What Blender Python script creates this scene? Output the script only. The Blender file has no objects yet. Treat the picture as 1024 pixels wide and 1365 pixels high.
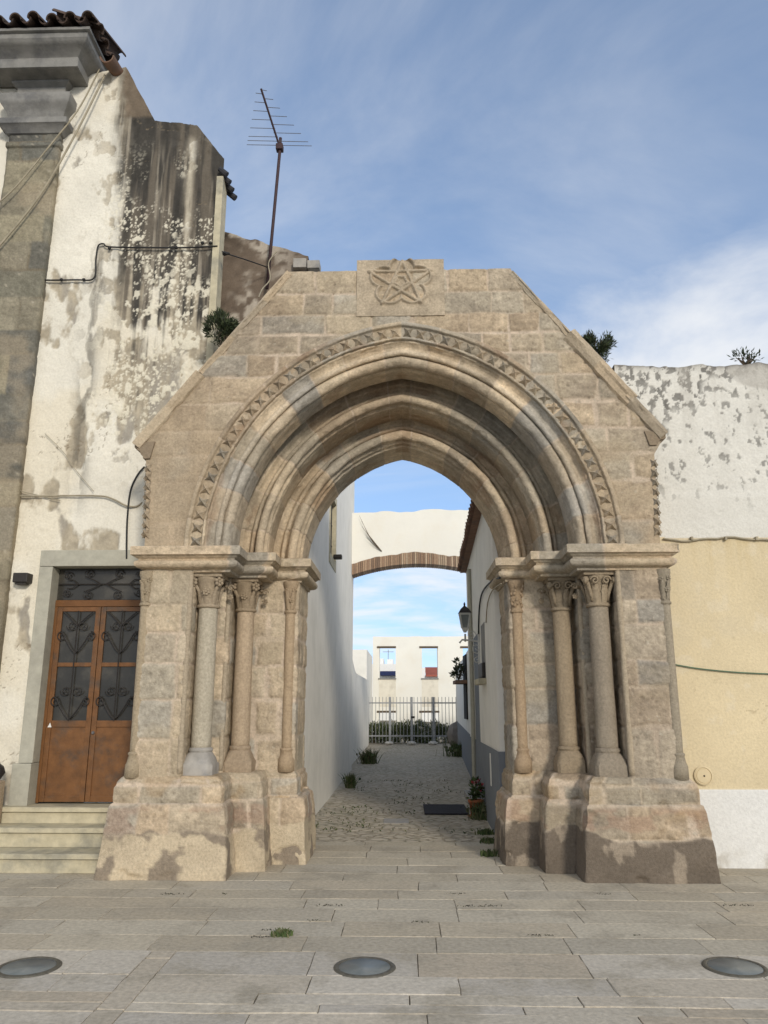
import bpy, bmesh, math, random
import numpy as np
from mathutils import Vector, Matrix, Euler
R = math.radians
random.seed(7)
scene = bpy.context.scene
C = scene.collection

# ------------------------------------------------------------------ camera, sky, sun, exposure
PITCH, YAW, FPX, EYE = 13.87, 1.56, 1025.0, 1.6
cam_d = bpy.data.cameras.new('camera'); cam = bpy.data.objects.new('camera', cam_d); C.objects.link(cam)
cam.location = (0, 0, EYE); cam.rotation_euler = (R(90 + PITCH), 0, R(YAW))
cam_d.sensor_fit = 'AUTO'; cam_d.sensor_width = 36; cam_d.lens = FPX / 1365 * 36
cam_d.clip_start = 0.05; cam_d.clip_end = 3000
scene.camera = cam

SUN_EL, SUN_AZ = 20.0, 21.0          # elevation; degrees to the right of straight behind the camera
world = bpy.data.worlds.new('World'); scene.world = world; world.use_nodes = True
def build_sky():
    nt = world.node_tree; nd = nt.nodes; lk = nt.links; nd.clear()
    out = nd.new('ShaderNodeOutputWorld'); bg = nd.new('ShaderNodeBackground'); bg.inputs['Strength'].default_value = 0.15
    sky = nd.new('ShaderNodeTexSky'); sky.sky_type = 'NISHITA'; sky.sun_disc = False
    sky.sun_elevation = R(SUN_EL); sky.sun_rotation = R(180 - SUN_AZ); sky.air_density = 1.0; sky.dust_density = 0.35; sky.ozone_density = 2.0
    tc = nd.new('ShaderNodeTexCoord')
    sep = nd.new('ShaderNodeSeparateXYZ'); lk.new(tc.outputs['Generated'], sep.inputs[0])
    def math_(op, a, b=None, clamp=False):
        n = nd.new('ShaderNodeMath'); n.operation = op; n.use_clamp = clamp
        for i, v in enumerate((a, b)):
            if v is None: continue
            if isinstance(v, (int, float)): n.inputs[i].default_value = v
            else: lk.new(v, n.inputs[i])
        return n.outputs[0]
    # clear air near the horizon: the blue is read a little higher up
    zz_ = math_('ADD', math_('MULTIPLY', math_('MAXIMUM', sep.outputs[2], 0.0), 0.78), 0.24)
    cv = nd.new('ShaderNodeCombineXYZ'); lk.new(sep.outputs[0], cv.inputs[0]); lk.new(sep.outputs[1], cv.inputs[1]); lk.new(zz_, cv.inputs[2]); lk.new(cv.outputs[0], sky.inputs[0])
    den = math_('ADD', math_('MAXIMUM', sep.outputs[2], 0.0), 0.12)
    cx = math_('DIVIDE', sep.outputs[0], den); cy = math_('DIVIDE', sep.outputs[1], den)
    comb = nd.new('ShaderNodeCombineXYZ'); lk.new(cx, comb.inputs[0]); lk.new(cy, comb.inputs[1])
    def noise(scale, detail, rough, dist, vec, off, sc=(1, 1, 1), rot=0):
        mp = nd.new('ShaderNodeMapping'); mp.inputs['Location'].default_value = off; mp.inputs['Scale'].default_value = sc; mp.inputs['Rotation'].default_value = (0, 0, rot); lk.new(vec, mp.inputs[0])
        n = nd.new('ShaderNodeTexNoise'); n.inputs['Scale'].default_value = scale; n.inputs['Detail'].default_value = detail
        n.inputs['Roughness'].default_value = rough; n.inputs['Distortion'].default_value = dist
        lk.new(mp.outputs[0], n.inputs['Vector']); return n.outputs['Fac']
    def ramp(v, a, b):
        n = nd.new('ShaderNodeMapRange'); n.interpolation_type = 'SMOOTHSTEP'
        n.inputs['From Min'].default_value = a; n.inputs['From Max'].default_value = b
        lk.new(v, n.inputs['Value']); return n.outputs[0]
    n1 = noise(0.9, 9, 0.58, 0.35, comb.outputs[0], (3.1, 1.7, 0.4))
    n2 = noise(0.38, 5, 0.55, 0.8, comb.outputs[0], (7.3, 2.2, 1.0))
    # a bank of brighter cloud low to the right of the arch
    bank = math_('MULTIPLY', ramp(sep.outputs[0], 0.06, 0.24), ramp(sep.outputs[2], 0.60, 0.45))
    low = math_('MULTIPLY', ramp(sep.outputs[2], 0.24, 0.15), ramp(sep.outputs[2], 0.03, 0.09))
    thr = math_('ADD', math_('ADD', n1, math_('MULTIPLY', bank, 0.23)), math_('MULTIPLY', low, 0.16))
    puffs = math_('MULTIPLY', ramp(thr, 0.55, 0.82), 0.85)
    veil = math_('MULTIPLY', ramp(n2, 0.38, 0.75), 0.5)
    n3 = noise(0.75, 8, 0.58, 1.5, comb.outputs[0], (1.3, 4.2, 2.0), (0.7, 1.25, 1), 0.5)
    wisps = math_('MULTIPLY', ramp(n3, 0.42, 0.80), 0.40)
    m1 = math_('MAXIMUM', math_('MAXIMUM', puffs, veil), wisps)
    m1 = math_('ADD', m1, 0.07, True)
    # extra unseen cloud behind the camera, added for soft white front fill
    m1 = math_('ADD', m1, math_('MULTIPLY', ramp(sep.outputs[1], 0.05, -0.55), math_('MULTIPLY', ramp(n1, 0.25, 0.65), 0.72)), True)
    mix = nd.new('ShaderNodeMixRGB'); lk.new(m1, mix.inputs[0]); lk.new(sky.outputs[0], mix.inputs[1])
    mix.inputs[2].default_value = (3.75, 3.8, 3.85, 1)
    lk.new(mix.outputs[0], bg.inputs['Color']); lk.new(bg.outputs[0], out.inputs[0])
build_sky()
sun_d = bpy.data.lights.new('sun', 'SUN'); sun = bpy.data.objects.new('sun', sun_d); C.objects.link(sun)
sun_d.energy = 1.3; sun_d.angle = R(9.0); sun_d.color = (1.0, 0.92, 0.80)
sd = Vector((math.sin(R(SUN_AZ)) * math.cos(R(SUN_EL)), -math.cos(R(SUN_AZ)) * math.cos(R(SUN_EL)), math.sin(R(SUN_EL))))
sun.rotation_euler = sd.to_track_quat('Z', 'Y').to_euler(); sun.location = (6, -14, 9)
vs = scene.view_settings
vs.view_transform = 'Standard'; vs.look = 'None'; vs.gamma = 1; vs.use_curve_mapping = False; vs.exposure = 0.74

# ------------------------------------------------------------------ measuring the place: a photograph pixel to a point
_rot = Euler((R(90 + PITCH), 0, R(YAW))).to_matrix()
def ray(px, py): return _rot @ Vector(((px - 512) / FPX, (682.5 - py) / FPX, -1))
def at(px, py, Y):
    d = ray(px, py); t = Y / d.y
    return Vector((d.x * t, Y, EYE + d.z * t))
def at_x(px, py, X):
    d = ray(px, py); t = X / d.x
    return Vector((X, d.y * t, EYE + d.z * t))
def ground(px, py, z=0.0):
    d = ray(px, py); t = (z - EYE) / d.z
    return Vector((d.x * t, d.y * t, z))

# ------------------------------------------------------------------ noise on arrays
def hsh(ix, iy, seed):
    h = (ix.astype(np.int64) * 374761393 + iy.astype(np.int64) * 668265263 + int(seed) * 974634777) & 0xffffffff
    h = ((h ^ (h >> 13)) * 1274126177) & 0xffffffff
    h = ((h ^ (h >> 15)) * 2246822519) & 0xffffffff
    return ((h ^ (h >> 16)) & 0xffffffff) / 4294967296.0
def vnoise(x, y, seed=0):
    x = np.asarray(x, float); y = np.asarray(y, float)
    ix = np.floor(x); iy = np.floor(y); fx = x - ix; fy = y - iy
    ux = fx * fx * fx * (fx * (fx * 6 - 15) + 10); uy = fy * fy * fy * (fy * (fy * 6 - 15) + 10)
    a = hsh(ix, iy, seed); b = hsh(ix + 1, iy, seed); c = hsh(ix, iy + 1, seed); d = hsh(ix + 1, iy + 1, seed)
    return (a + (b - a) * ux) * (1 - uy) + (c + (d - c) * ux) * uy
def fbm(x, y, octv=4, seed=0, gain=0.5):
    s = 0; a = 1; t = 0
    for k in range(octv):
        s = s + a * vnoise(x * 2 ** k + 17.3 * k, y * 2 ** k - 9.1 * k, seed + k * 31); t += a; a *= gain
    return s / t                                   # about 0..1, mean .5
def sst(a, b, x):
    t = np.clip((x - a) / (b - a), 0, 1); return t * t * (3 - 2 * t)
def spots(u, v, cell, seed, dens, rmin, rmax):
    U = u / cell; V = v / cell; iu = np.floor(U); iv = np.floor(V); m = np.zeros_like(U)
    for du in (-1, 0, 1):
        for dv in (-1, 0, 1):
            a = iu + du; b = iv + dv
            px = a + hsh(a, b, seed); py = b + hsh(a, b, seed + 1); on = hsh(a, b, seed + 2) < dens
            r = rmin + (rmax - rmin) * hsh(a, b, seed + 3) ** 2
            d = np.hypot((U - px), (V - py)) * cell
            m = np.maximum(m, np.where(on, sst(r, r * 0.7, d), 0))
    return m
def lerpc(c, c2, m):
    c2 = np.asarray(c2, float); return c + (c2 - c) * m[..., None]

STONE = 1.10 * np.array([(.42, .335, .235), (.39, .325, .24), (.345, .305, .24), (.31, .285, .24), (.365, .285, .20), (.46, .38, .275), (.40, .32, .225), (.325, .275, .21)])
STONE = (STONE.mean(0) + .75 * (STONE - STONE.mean(0))) * (1.06, 1.055, 1.04)
MORTAR = np.array((.56, .46, .355))
def rows_for(z0, z1, hmin, hmax, seed):
    rnd = random.Random(seed); r = [z0 - 0.05]
    while r[-1] < z1 + 0.05: r.append(r[-1] + rnd.uniform(hmin, hmax))
    return np.array(r)
def ashlar(u, v, rows, lmin, lmax, seed, jw=0.011, pal=STONE, mortar=MORTAR, warp=0.014):
    shp = u.shape; u = u.ravel(); v = v.ravel()
    uw = u + warp * 2 * (fbm(u * 4, v * 4, 3, seed + 5) - .5) + .02 * (fbm(u * .8, v * .8, 2, seed + 8) - .5)
    vw = v + warp * 2 * (fbm(u * 3.3 + 9, v * 4, 3, seed + 6) - .5)
    ri = np.clip(np.searchsorted(rows, vw) - 1, 0, len(rows) - 2)
    d = np.minimum(vw - rows[ri], rows[ri + 1] - vw); bid = np.zeros(len(u))
    for r in np.unique(ri):
        k = ri == r; rnd = random.Random(seed * 1009 + int(r)); x = u.min() - rnd.uniform(0.05, lmax); js = [x]
        while x < u.max() + lmax: x += rnd.uniform(lmin, lmax); js.append(x)
        js = np.array(js); b = np.clip(np.searchsorted(js, uw[k]) - 1, 0, len(js) - 2); bid[k] = b
        d[k] = np.minimum(d[k], np.minimum(uw[k] - js[b], js[b + 1] - uw[k]))
    smear = fbm(u * 2.2, v * 2.2, 3, seed + 11)
    w = jw * (0.35 + 1.7 * np.clip(smear - .18, 0, 1))
    w = w * np.where(fbm(u * 1.1 + 3, v * 1.3, 2, seed + 13) > .60, 2.0, 1.0)
    m = 1 - sst(w * .5, w * 1.5, d + .006 * (fbm(u * 30, v * 30, 2, seed + 14) - .5))
    h1 = hsh(ri, bid, seed); h2 = hsh(ri, bid, seed + 3); h3 = hsh(ri, bid, seed + 4)
    col = pal[(h1 * len(pal)).astype(int) % len(pal)] * (0.88 + .26 * h2)[:, None]
    n = fbm(u * 5, v * 7, 5, seed + 21); n2 = fbm(u * 22, v * 26, 4, seed + 22)
    n3 = fbm(u * 55, v * 60, 3, seed + 29); col = col * (0.76 + .48 * n)[:, None] * (0.74 + .52 * n2)[:, None] * (.86 + .28 * n3)[:, None]
    stain = sst(.56, .74, fbm(u * 1.3 + 4, v * 1.6, 4, seed + 23))
    col = lerpc(col, col * np.array((.74, .72, .72)), stain * .6)
    mc = mortar * (0.78 + .4 * fbm(u * 9, v * 9, 3, seed + 24))[:, None]
    col = col + (mc - col) * (m * (.48 + .5 * sst(.3, .6, smear)))[:, None]
    edge_ = sst(.0, .03, d - w); disp = (1 - m) * (0.009 + .010 * (h3 - .5) + .004 * edge_) + .012 * (n - .5) + .008 * (n2 - .5) - .010 * (1 - m) * sst(.62, .74, fbm(u * 9, v * 9, 3, seed + 27)) * (1 - sst(.0, .06, d))
    pit = spots(u, v, .06, seed + 40, .3, .006, .022); disp = disp - pit * .007; col = lerpc(col, col * .72, pit * .8)
    pale = spots(u, v, .05, seed + 44, .16, .006, .018) * sst(.45, .6, smear); col = lerpc(col, (.50, .45, .36), pale * .6)
    wash = sst(.5, .7, fbm(u * 1.8 + 9, v * 2.4, 5, seed + 25)); col = lerpc(col, (.42, .35, .245), wash * .45)
    return col.reshape(shp + (3,)), disp.reshape(shp)

# ------------------------------------------------------------------ building helpers
MATS = {}
def nodes_of(name):
    m = bpy.data.materials.new(name); m.use_nodes = True; MATS[name] = m
    nt = m.node_tree; return m, nt.nodes, nt.links, nt.nodes['Principled BSDF']
def mat(name, col=(.5, .5, .5), rough=.85, metal=0.0, var=.25, scale=8.0, bump=.25, bscale=60.0, bdist=.006, attr=False, spec=.3, blotch=None, bl_scale=2.0):
    """procedural surface: colour (or the mesh's own stone-by-stone tint) broken up by noise, with a fine bump"""
    m, nd, lk, p = nodes_of(name)
    tc = nd.new('ShaderNodeTexCoord')
    def nz(s, d=6, r=.6):
        n = nd.new('ShaderNodeTexNoise'); n.inputs['Scale'].default_value = s; n.inputs['Detail'].default_value = d; n.inputs['Roughness'].default_value = r
        lk.new(tc.outputs['Object'], n.inputs['Vector']); return n.outputs['Fac']
    if attr:
        a = nd.new('ShaderNodeAttribute'); a.attribute_name = 'tint'; src = a.outputs['Color']
    else:
        a = nd.new('ShaderNodeRGB'); a.outputs[0].default_value = (*col, 1); src = a.outputs[0]
    if blotch is not None:
        b = nd.new('ShaderNodeMapRange'); b.interpolation_type = 'SMOOTHSTEP'; b.inputs['From Min'].default_value = .46; b.inputs['From Max'].default_value = .68
        lk.new(nz(bl_scale, 8, .65), b.inputs['Value'])
        mx = nd.new('ShaderNodeMixRGB'); lk.new(b.outputs[0], mx.inputs[0]); lk.new(src, mx.inputs[1]); mx.inputs[2].default_value = (*blotch, 1); src = mx.outputs[0]
    r = nd.new('ShaderNodeMapRange'); r.inputs['From Min'].default_value = .25; r.inputs['From Max'].default_value = .75
    r.inputs['To Min'].default_value = 1 - var; r.inputs['To Max'].default_value = 1 + var * .8
    lk.new(nz(scale), r.inputs['Value'])
    mul = nd.new('ShaderNodeVectorMath'); mul.operation = 'SCALE'; lk.new(src, mul.inputs[0]); lk.new(r.outputs[0], mul.inputs['Scale'])
    lk.new(mul.outputs[0], p.inputs['Base Color'])
    p.inputs['Roughness'].default_value = rough; p.inputs['Metallic'].default_value = metal; p.inputs['Specular IOR Level'].default_value = spec
    if bump:
        bn = nd.new('ShaderNodeBump'); bn.inputs['Strength'].default_value = bump; bn.inputs['Distance'].default_value = bdist
        ad = nd.new('ShaderNodeMath'); ad.operation = 'ADD'; lk.new(nz(bscale, 5, .65), ad.inputs[0]); lk.new(nz(bscale * .22, 4, .6), ad.inputs[1])
        lk.new(ad.outputs[0], bn.inputs['Height']); lk.new(bn.outputs[0], p.inputs['Normal'])
    return m
M_STONE = mat('weathered_stone', attr=True, var=.25, scale=42, bump=.85, bscale=85, bdist=.012, rough=.92, spec=.2)
M_PLASTER = mat('old_plaster', attr=True, var=.12, scale=40, bump=.6, bscale=40, bdist=.008, rough=.9, spec=.2)
M_PAVE = mat('limestone_paving', attr=True, var=.26, scale=30, bump=.5, bscale=70, bdist=.006, rough=.9, spec=.15, blotch=(.37, .33, .26), bl_scale=1.7)
M_LIME = mat('white_limewash', (.77, .745, .68), var=.06, scale=3, bump=.35, bscale=22, bdist=.01, rough=.9, spec=.2, blotch=(.70, .68, .615), bl_scale=1.2)
M_CREAM = mat('cream_limewash', (.72, .68, .58), var=.08, scale=3, bump=.4, bscale=20, bdist=.01, rough=.9, spec=.2, blotch=(.60, .56, .47), bl_scale=1.6)
M_GREY = mat('grey_dado_paint', (.17, .185, .205), var=.10, scale=5, bump=.3, bscale=30, bdist=.006, rough=.8)
M_MARBLE = mat('grey_marble', (.33, .31, .28), var=.25, scale=9, bump=.4, bscale=60, bdist=.006, rough=.75, blotch=(.25, .245, .24), bl_scale=4)
M_FRAME = mat('pale_stone_surround', (.41, .395, .325), var=.14, scale=14, bump=.4, bscale=80, bdist=.004, blotch=(.34, .325, .27), bl_scale=2)
M_STEP = mat('yellowed_limestone', (.50, .45, .32), var=.22, scale=9, bump=.5, bscale=60, bdist=.006, blotch=(.32, .30, .235), bl_scale=2.6)
M_DOOR = mat('rusty_brown_paint', (.165, .072, .023), var=.35, scale=9, bump=.2, bscale=50, rough=.5, spec=.4, blotch=(.085, .055, .036), bl_scale=3.2)
M_DOORFR = mat('brown_door_paint', (.155, .068, .023), var=.2, scale=10, bump=.1, rough=.5)
M_IRON = mat('dark_iron', (.025, .021, .019), var=.3, scale=30, bump=.2, rough=.55, spec=.4)
M_RUST = mat('rusty_antenna_pole', (.055, .032, .035), var=.3, scale=30, bump=.2, rough=.7)
M_ALU = mat('weathered_aluminium', (.16, .155, .16), metal=.3, var=.1, rough=.5, bump=0)
M_GLASSD = mat('dark_window_glass', (.034, .032, .027), var=.3, scale=3, bump=0, rough=.22, spec=.45, blotch=(.06, .055, .045), bl_scale=3)
M_GLASSG = mat('dusty_ground_glass', (.15, .17, .17), var=.2, scale=9, bump=.1, rough=.4, spec=.4, blotch=(.20, .21, .20), bl_scale=6)
M_RIM = mat('tarnished_rim', (.13, .12, .095), metal=.3, var=.35, scale=30, bump=.5, rough=.6)
M_TILE = mat('old_clay_tile', (.085, .058, .045), var=.45, scale=10, bump=.6, bscale=50, rough=.95, blotch=(.045, .038, .034), bl_scale=5)
M_SLATE = mat('dark_slate', (.04, .04, .045), var=.3, scale=20, bump=.3)
M_TILER = mat('brown_clay_tile', (.21, .125, .085), var=.35, scale=10, bump=.5, bscale=50, rough=.9, blotch=(.12, .085, .065), bl_scale=5)
M_BRICK = mat('brick_arch', attr=True, var=.2, scale=30, bump=.6, bscale=60, bdist=.01, rough=.95)
M_CORN = mat('grey_cornice_stone', (.235, .23, .215), var=.25, scale=6, bump=.5, bscale=40, bdist=.008, blotch=(.13, .13, .13), bl_scale=1.8)
M_LEAF = mat('leaf_green', attr=True, var=.3, scale=20, bump=0, rough=.7)
M_TWIG = mat('twig_brown', (.10, .075, .05), var=.3, scale=30, bump=.2)
M_TERRA = mat('terracotta', (.36, .12, .055), var=.2, scale=15, bump=.2)
M_MAT = mat('dark_doormat', (.035, .036, .045), var=.4, scale=80, bump=.8, bscale=200, rough=1)
M_CABLE = mat('black_cable', (.02, .02, .02), bump=0, rough=.6)
M_CABLEC = mat('beige_cable', (.33, .29, .21), bump=0, var=.3, rough=.7)
M_CABLEG = mat('green_cable', (.10, .16, .10), bump=0, rough=.6)
M_FENCE = mat('grey_fence_steel', (.27, .28, .29), bump=0, metal=.1, rough=.5)
M_RUIN = mat('white_ruin_wash', (.78, .765, .70), var=.06, scale=2, bump=.3, bscale=12, bdist=.01, blotch=(.72, .69, .61), bl_scale=1.0)
M_WHITE = mat('white_paint', (.75, .75, .73), var=.08, bump=0, rough=.6)
M_BRACKET = mat('greyed_white_paint', (.50, .50, .48), bump=0)
M_REDROOF = mat('red_far_roof', (.33, .095, .06), var=.2, scale=2, bump=0)
M_BLUE = mat('navy_awning', (.02, .03, .09), bump=0)
M_DARK = mat('dark_interior', (.02, .02, .02), bump=0)

class MB:
    def __init__(s): s.v = []; s.f = []; s.c = []
    def add(s, verts, faces, col=None):
        o = len(s.v); s.v += [tuple(p) for p in verts]; s.f += [tuple(i + o for i in f) for f in faces]
        if col is None: col = (.5, .5, .5)
        s.c += [tuple(col)] * len(verts) if np.ndim(col) == 1 else [tuple(q) for q in col]
        return s
    def box(s, x0, x1, y0, y1, z0, z1, col=None, b=0.0):
        if b <= 0:
            v = [(x, y, z) for x in (x0, x1) for y in (y0, y1) for z in (z0, z1)]
            return s.add(v, [(0, 1, 3, 2), (4, 6, 7, 5), (0, 4, 5, 1), (2, 3, 7, 6), (0, 2, 6, 4), (1, 5, 7, 3)], col)
        bm = bmesh.new(); bmesh.ops.create_cube(bm, size=1)
        for q in bm.verts: q.co = Vector(((x0 + x1) / 2 + q.co.x * (x1 - x0), (y0 + y1) / 2 + q.co.y * (y1 - y0), (z0 + z1) / 2 + q.co.z * (z1 - z0)))
        bmesh.ops.bevel(bm, geom=bm.edges[:], offset=b, segments=2, affect='EDGES', profile=.6)
        bm.verts.index_update(); s.add([q.co[:] for q in bm.verts], [[q.index for q in f.verts] for f in bm.faces], col); bm.free(); return s
    def bar(s, p, q, w, h, col=None, up=(0, 0, 1)):
        p = Vector(p); q = Vector(q); d = (q - p).normalized(); u = Vector(up)
        if abs(d.dot(u)) > .99: u = Vector((1, 0, 0))
        a = d.cross(u).normalized(); b = a.cross(d)
        v = [e + a * (i * w / 2) + b * (j * h / 2) for e in (p, q) for i, j in ((-1, -1), (1, -1), (1, 1), (-1, 1))]
        return s.add(v, [(0, 3, 2, 1), (4, 5, 6, 7), (0, 1, 5, 4), (1, 2, 6, 5), (2, 3, 7, 6), (3, 0, 4, 7)], col)
    def tube(s, pts, r, n=8, col=None, cap=True):
        pts = [Vector(p) for p in pts]; rr = r if hasattr(r, '__len__') else [r] * len(pts); v = []; prev = None
        for i, p in enumerate(pts):
            t = (pts[min(i + 1, len(pts) - 1)] - pts[max(i - 1, 0)]).normalized()
            if prev is None: prev = t.orthogonal().normalized()
            a = (prev - t * prev.dot(t)).normalized(); b = t.cross(a); prev = a
            v += [p + (a * math.cos(k * 2 * math.pi / n) + b * math.sin(k * 2 * math.pi / n)) * rr[i] for k in range(n)]
        f = [(i * n + k, i * n + (k + 1) % n, (i + 1) * n + (k + 1) % n, (i + 1) * n + k) for i in range(len(pts) - 1) for k in range(n)]
        if cap: f += [tuple(range(n - 1, -1, -1)), tuple((len(pts) - 1) * n + k for k in range(n))]
        return s.add(v, f, col)
    def lathe(s, cx, cy, prof, n=24, col=None, wob=0.0, seed=0):
        v = []
        for i, (r, z) in enumerate(prof):
            for k in range(n):
                a = k * 2 * math.pi / n
                rr = r * (1 + wob * 2 * (float(fbm(np.array(math.cos(a) * 1.5 + 7 + seed), np.array(z * 5 + math.sin(a) * 1.5), 3, seed)) - .5)) if wob else r
                v.append((cx + rr * math.cos(a), cy + rr * math.sin(a), z))
        m = len(prof)
        f = [(i * n + k, i * n + (k + 1) % n, (i + 1) * n + (k + 1) % n, (i + 1) * n + k) for i in range(m - 1) for k in range(n)]
        f += [tuple(range(n - 1, -1, -1)), tuple((m - 1) * n + k for k in range(n))]
        return s.add(v, f, col)
    def prism(s, poly, d, col=None):
        """poly: 3-D outline, d: extrusion vector"""
        n = len(poly); poly = [Vector(p) for p in poly]; d = Vector(d)
        v = poly + [p + d for p in poly]
        return s.add(v, [tuple(range(n)), tuple(range(2 * n - 1, n - 1, -1))] + [(i, i + n, (i + 1) % n + n, (i + 1) % n) for i in range(n)], col)
    def grid(s, P, col, keep=None, flip=False):
        """P: (m,n,3) array, col (m,n,3)"""
        m, n = P.shape[:2]; o = len(s.v)
        s.v += list(map(tuple, P.reshape(-1, 3))); s.c += list(map(tuple, np.clip(col.reshape(-1, 3), .005, .95)))
        i, j = np.meshgrid(np.arange(m - 1), np.arange(n - 1), indexing='ij'); a = (i * n + j + o)
        q = np.stack([a, a + 1, a + n + 1, a + n], -1)
        if flip: q = q[..., ::-1]
        if keep is not None: q = q[keep]
        s.f += list(map(tuple, q.reshape(-1, 4))); return s
    def build(s, name, material, parent=None, smooth=False, loc=None):
        if parent is not None: o0 = Vector(parent.get('_o', (0, 0, 0)))
        elif loc is not None: o0 = Vector(loc)
        else:
            a = np.array(s.v); lo = a.min(0); hi = a.max(0); o0 = Vector(((lo[0] + hi[0]) / 2, (lo[1] + hi[1]) / 2, lo[2]))
        me = bpy.data.meshes.new(name); vv = np.array(s.v, float) - np.array(o0)
        me.from_pydata(vv.tolist(), [], s.f); me.materials.append(material)
        at_ = me.color_attributes.new('tint', 'FLOAT_COLOR', 'POINT')
        cc = np.ones((len(s.v), 4), np.float32); cc[:, :3] = np.array(s.c, np.float32); at_.data.foreach_set('color', cc.ravel())
        if smooth: me.polygons.foreach_set('use_smooth', [True] * len(me.polygons))
        me.update()
        if smooth and smooth is not True: me.set_sharp_from_angle(angle=R(smooth))
        ob = bpy.data.objects.new(name, me); C.objects.link(ob)
        ob['_o'] = tuple(o0)
        if parent is not None: ob.parent = parent
        else: ob.location = o0
        return ob
def thing(name, label, cat, loc, group=None):
    o = bpy.data.objects.new(name, None); C.objects.link(o); o.location = loc; o.empty_display_size = .2
    o['label'] = label; o['category'] = cat; o['_o'] = tuple(loc)
    if group: o['group'] = group
    return o
def tag(o, label, cat, group=None):
    o['label'] = label; o['category'] = cat
    if group: o['group'] = group
    return o
def kind(o, k, label=None, cat=None):
    o['kind'] = k
    if label: o['label'] = label; o['category'] = cat
    return o

def offset_path(pts, d):
    """mitred offset of an open plan polyline; outside is to the LEFT of travel when d>0"""
    pts = [np.array(p, float) for p in pts]; n = len(pts); out = []
    nor = []
    for i in range(n - 1):
        t = pts[i + 1] - pts[i]; t /= np.linalg.norm(t); nor.append(np.array((-t[1], t[0])))
    for i in range(n):
        if i == 0: out.append(pts[0] + nor[0] * d)
        elif i == n - 1: out.append(pts[-1] + nor[-1] * d)
        else:
            m = nor[i - 1] + nor[i]; m = m / (m @ m) * 2; out.append(pts[i] + m * d)
    return out, nor
def plan_sheet(mb, pts, prof, res, colfn, side=1, zres=None, dscale=1.0):
    """a wall skin following plan polyline pts with vertical profile [(outset,z)...]; colfn(u,v)->col,disp"""
    zres = zres or res
    pr = []
    for (o0, z0), (o1, z1) in zip(prof[:-1], prof[1:]):
        L = math.hypot(o1 - o0, z1 - z0); k = max(1, int(round(L / zres)))
        pr += [(o0 + (o1 - o0) * i / k, z0 + (z1 - z0) * i / k) for i in range(k)]
    pr.append(prof[-1]); pr = np.array(pr)
    vlen = np.concatenate([[0], np.cumsum(np.hypot(np.diff(pr[:, 0]), np.diff(pr[:, 1])))]) + prof[0][1]
    seg = [max(1, int(round(math.dist(a, b) / res))) for a, b in zip(pts[:-1], pts[1:])]
    u = [0.0]; base = 0
    for k, (a, b) in zip(seg, zip(pts[:-1], pts[1:])):
        L = math.dist(a, b); u += [base + L * (i + 1) / k for i in range(k)]; base += L
    u = np.array(u); rowsP = []; Nn = None
    for o, z in pr:
        off, nor = offset_path(pts, o * side); line = [off[0]]; nn = [nor[0]]
        for si, k in enumerate(seg):
            for i in range(k):
                line.append(off[si] + (off[si + 1] - off[si]) * (i + 1) / k)
                nn.append(nor[si] if i < k - 1 or si == len(seg) - 1 else (nor[si] + nor[si + 1]) / 2)
        rowsP.append(np.column_stack([np.array(line), np.full(len(line), z)])); Nn = np.array(nn) * side
    P = np.array(rowsP); U, V = np.meshgrid(u, vlen); col, disp = colfn(U, V)
    P[..., :2] += Nn[None] * (disp * dscale)[..., None]
    return mb.grid(P, col, flip=(side < 0))
def mirror(pts): return [(-x, y) for x, y in pts]

# ------------------------------------------------------------------ the stone portal
F = 7.80                       # plane of the portal's wall face
ZS, CC = 3.15, 0.286           # springing height and the arch centres' offset
AX = -0.02                     # the portal's axis
portal = thing('stone_portal', 'weathered pointed-arch stone gateway with carved star and columns, spanning the alley mouth', 'archway', (AX, F, 0))

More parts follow.
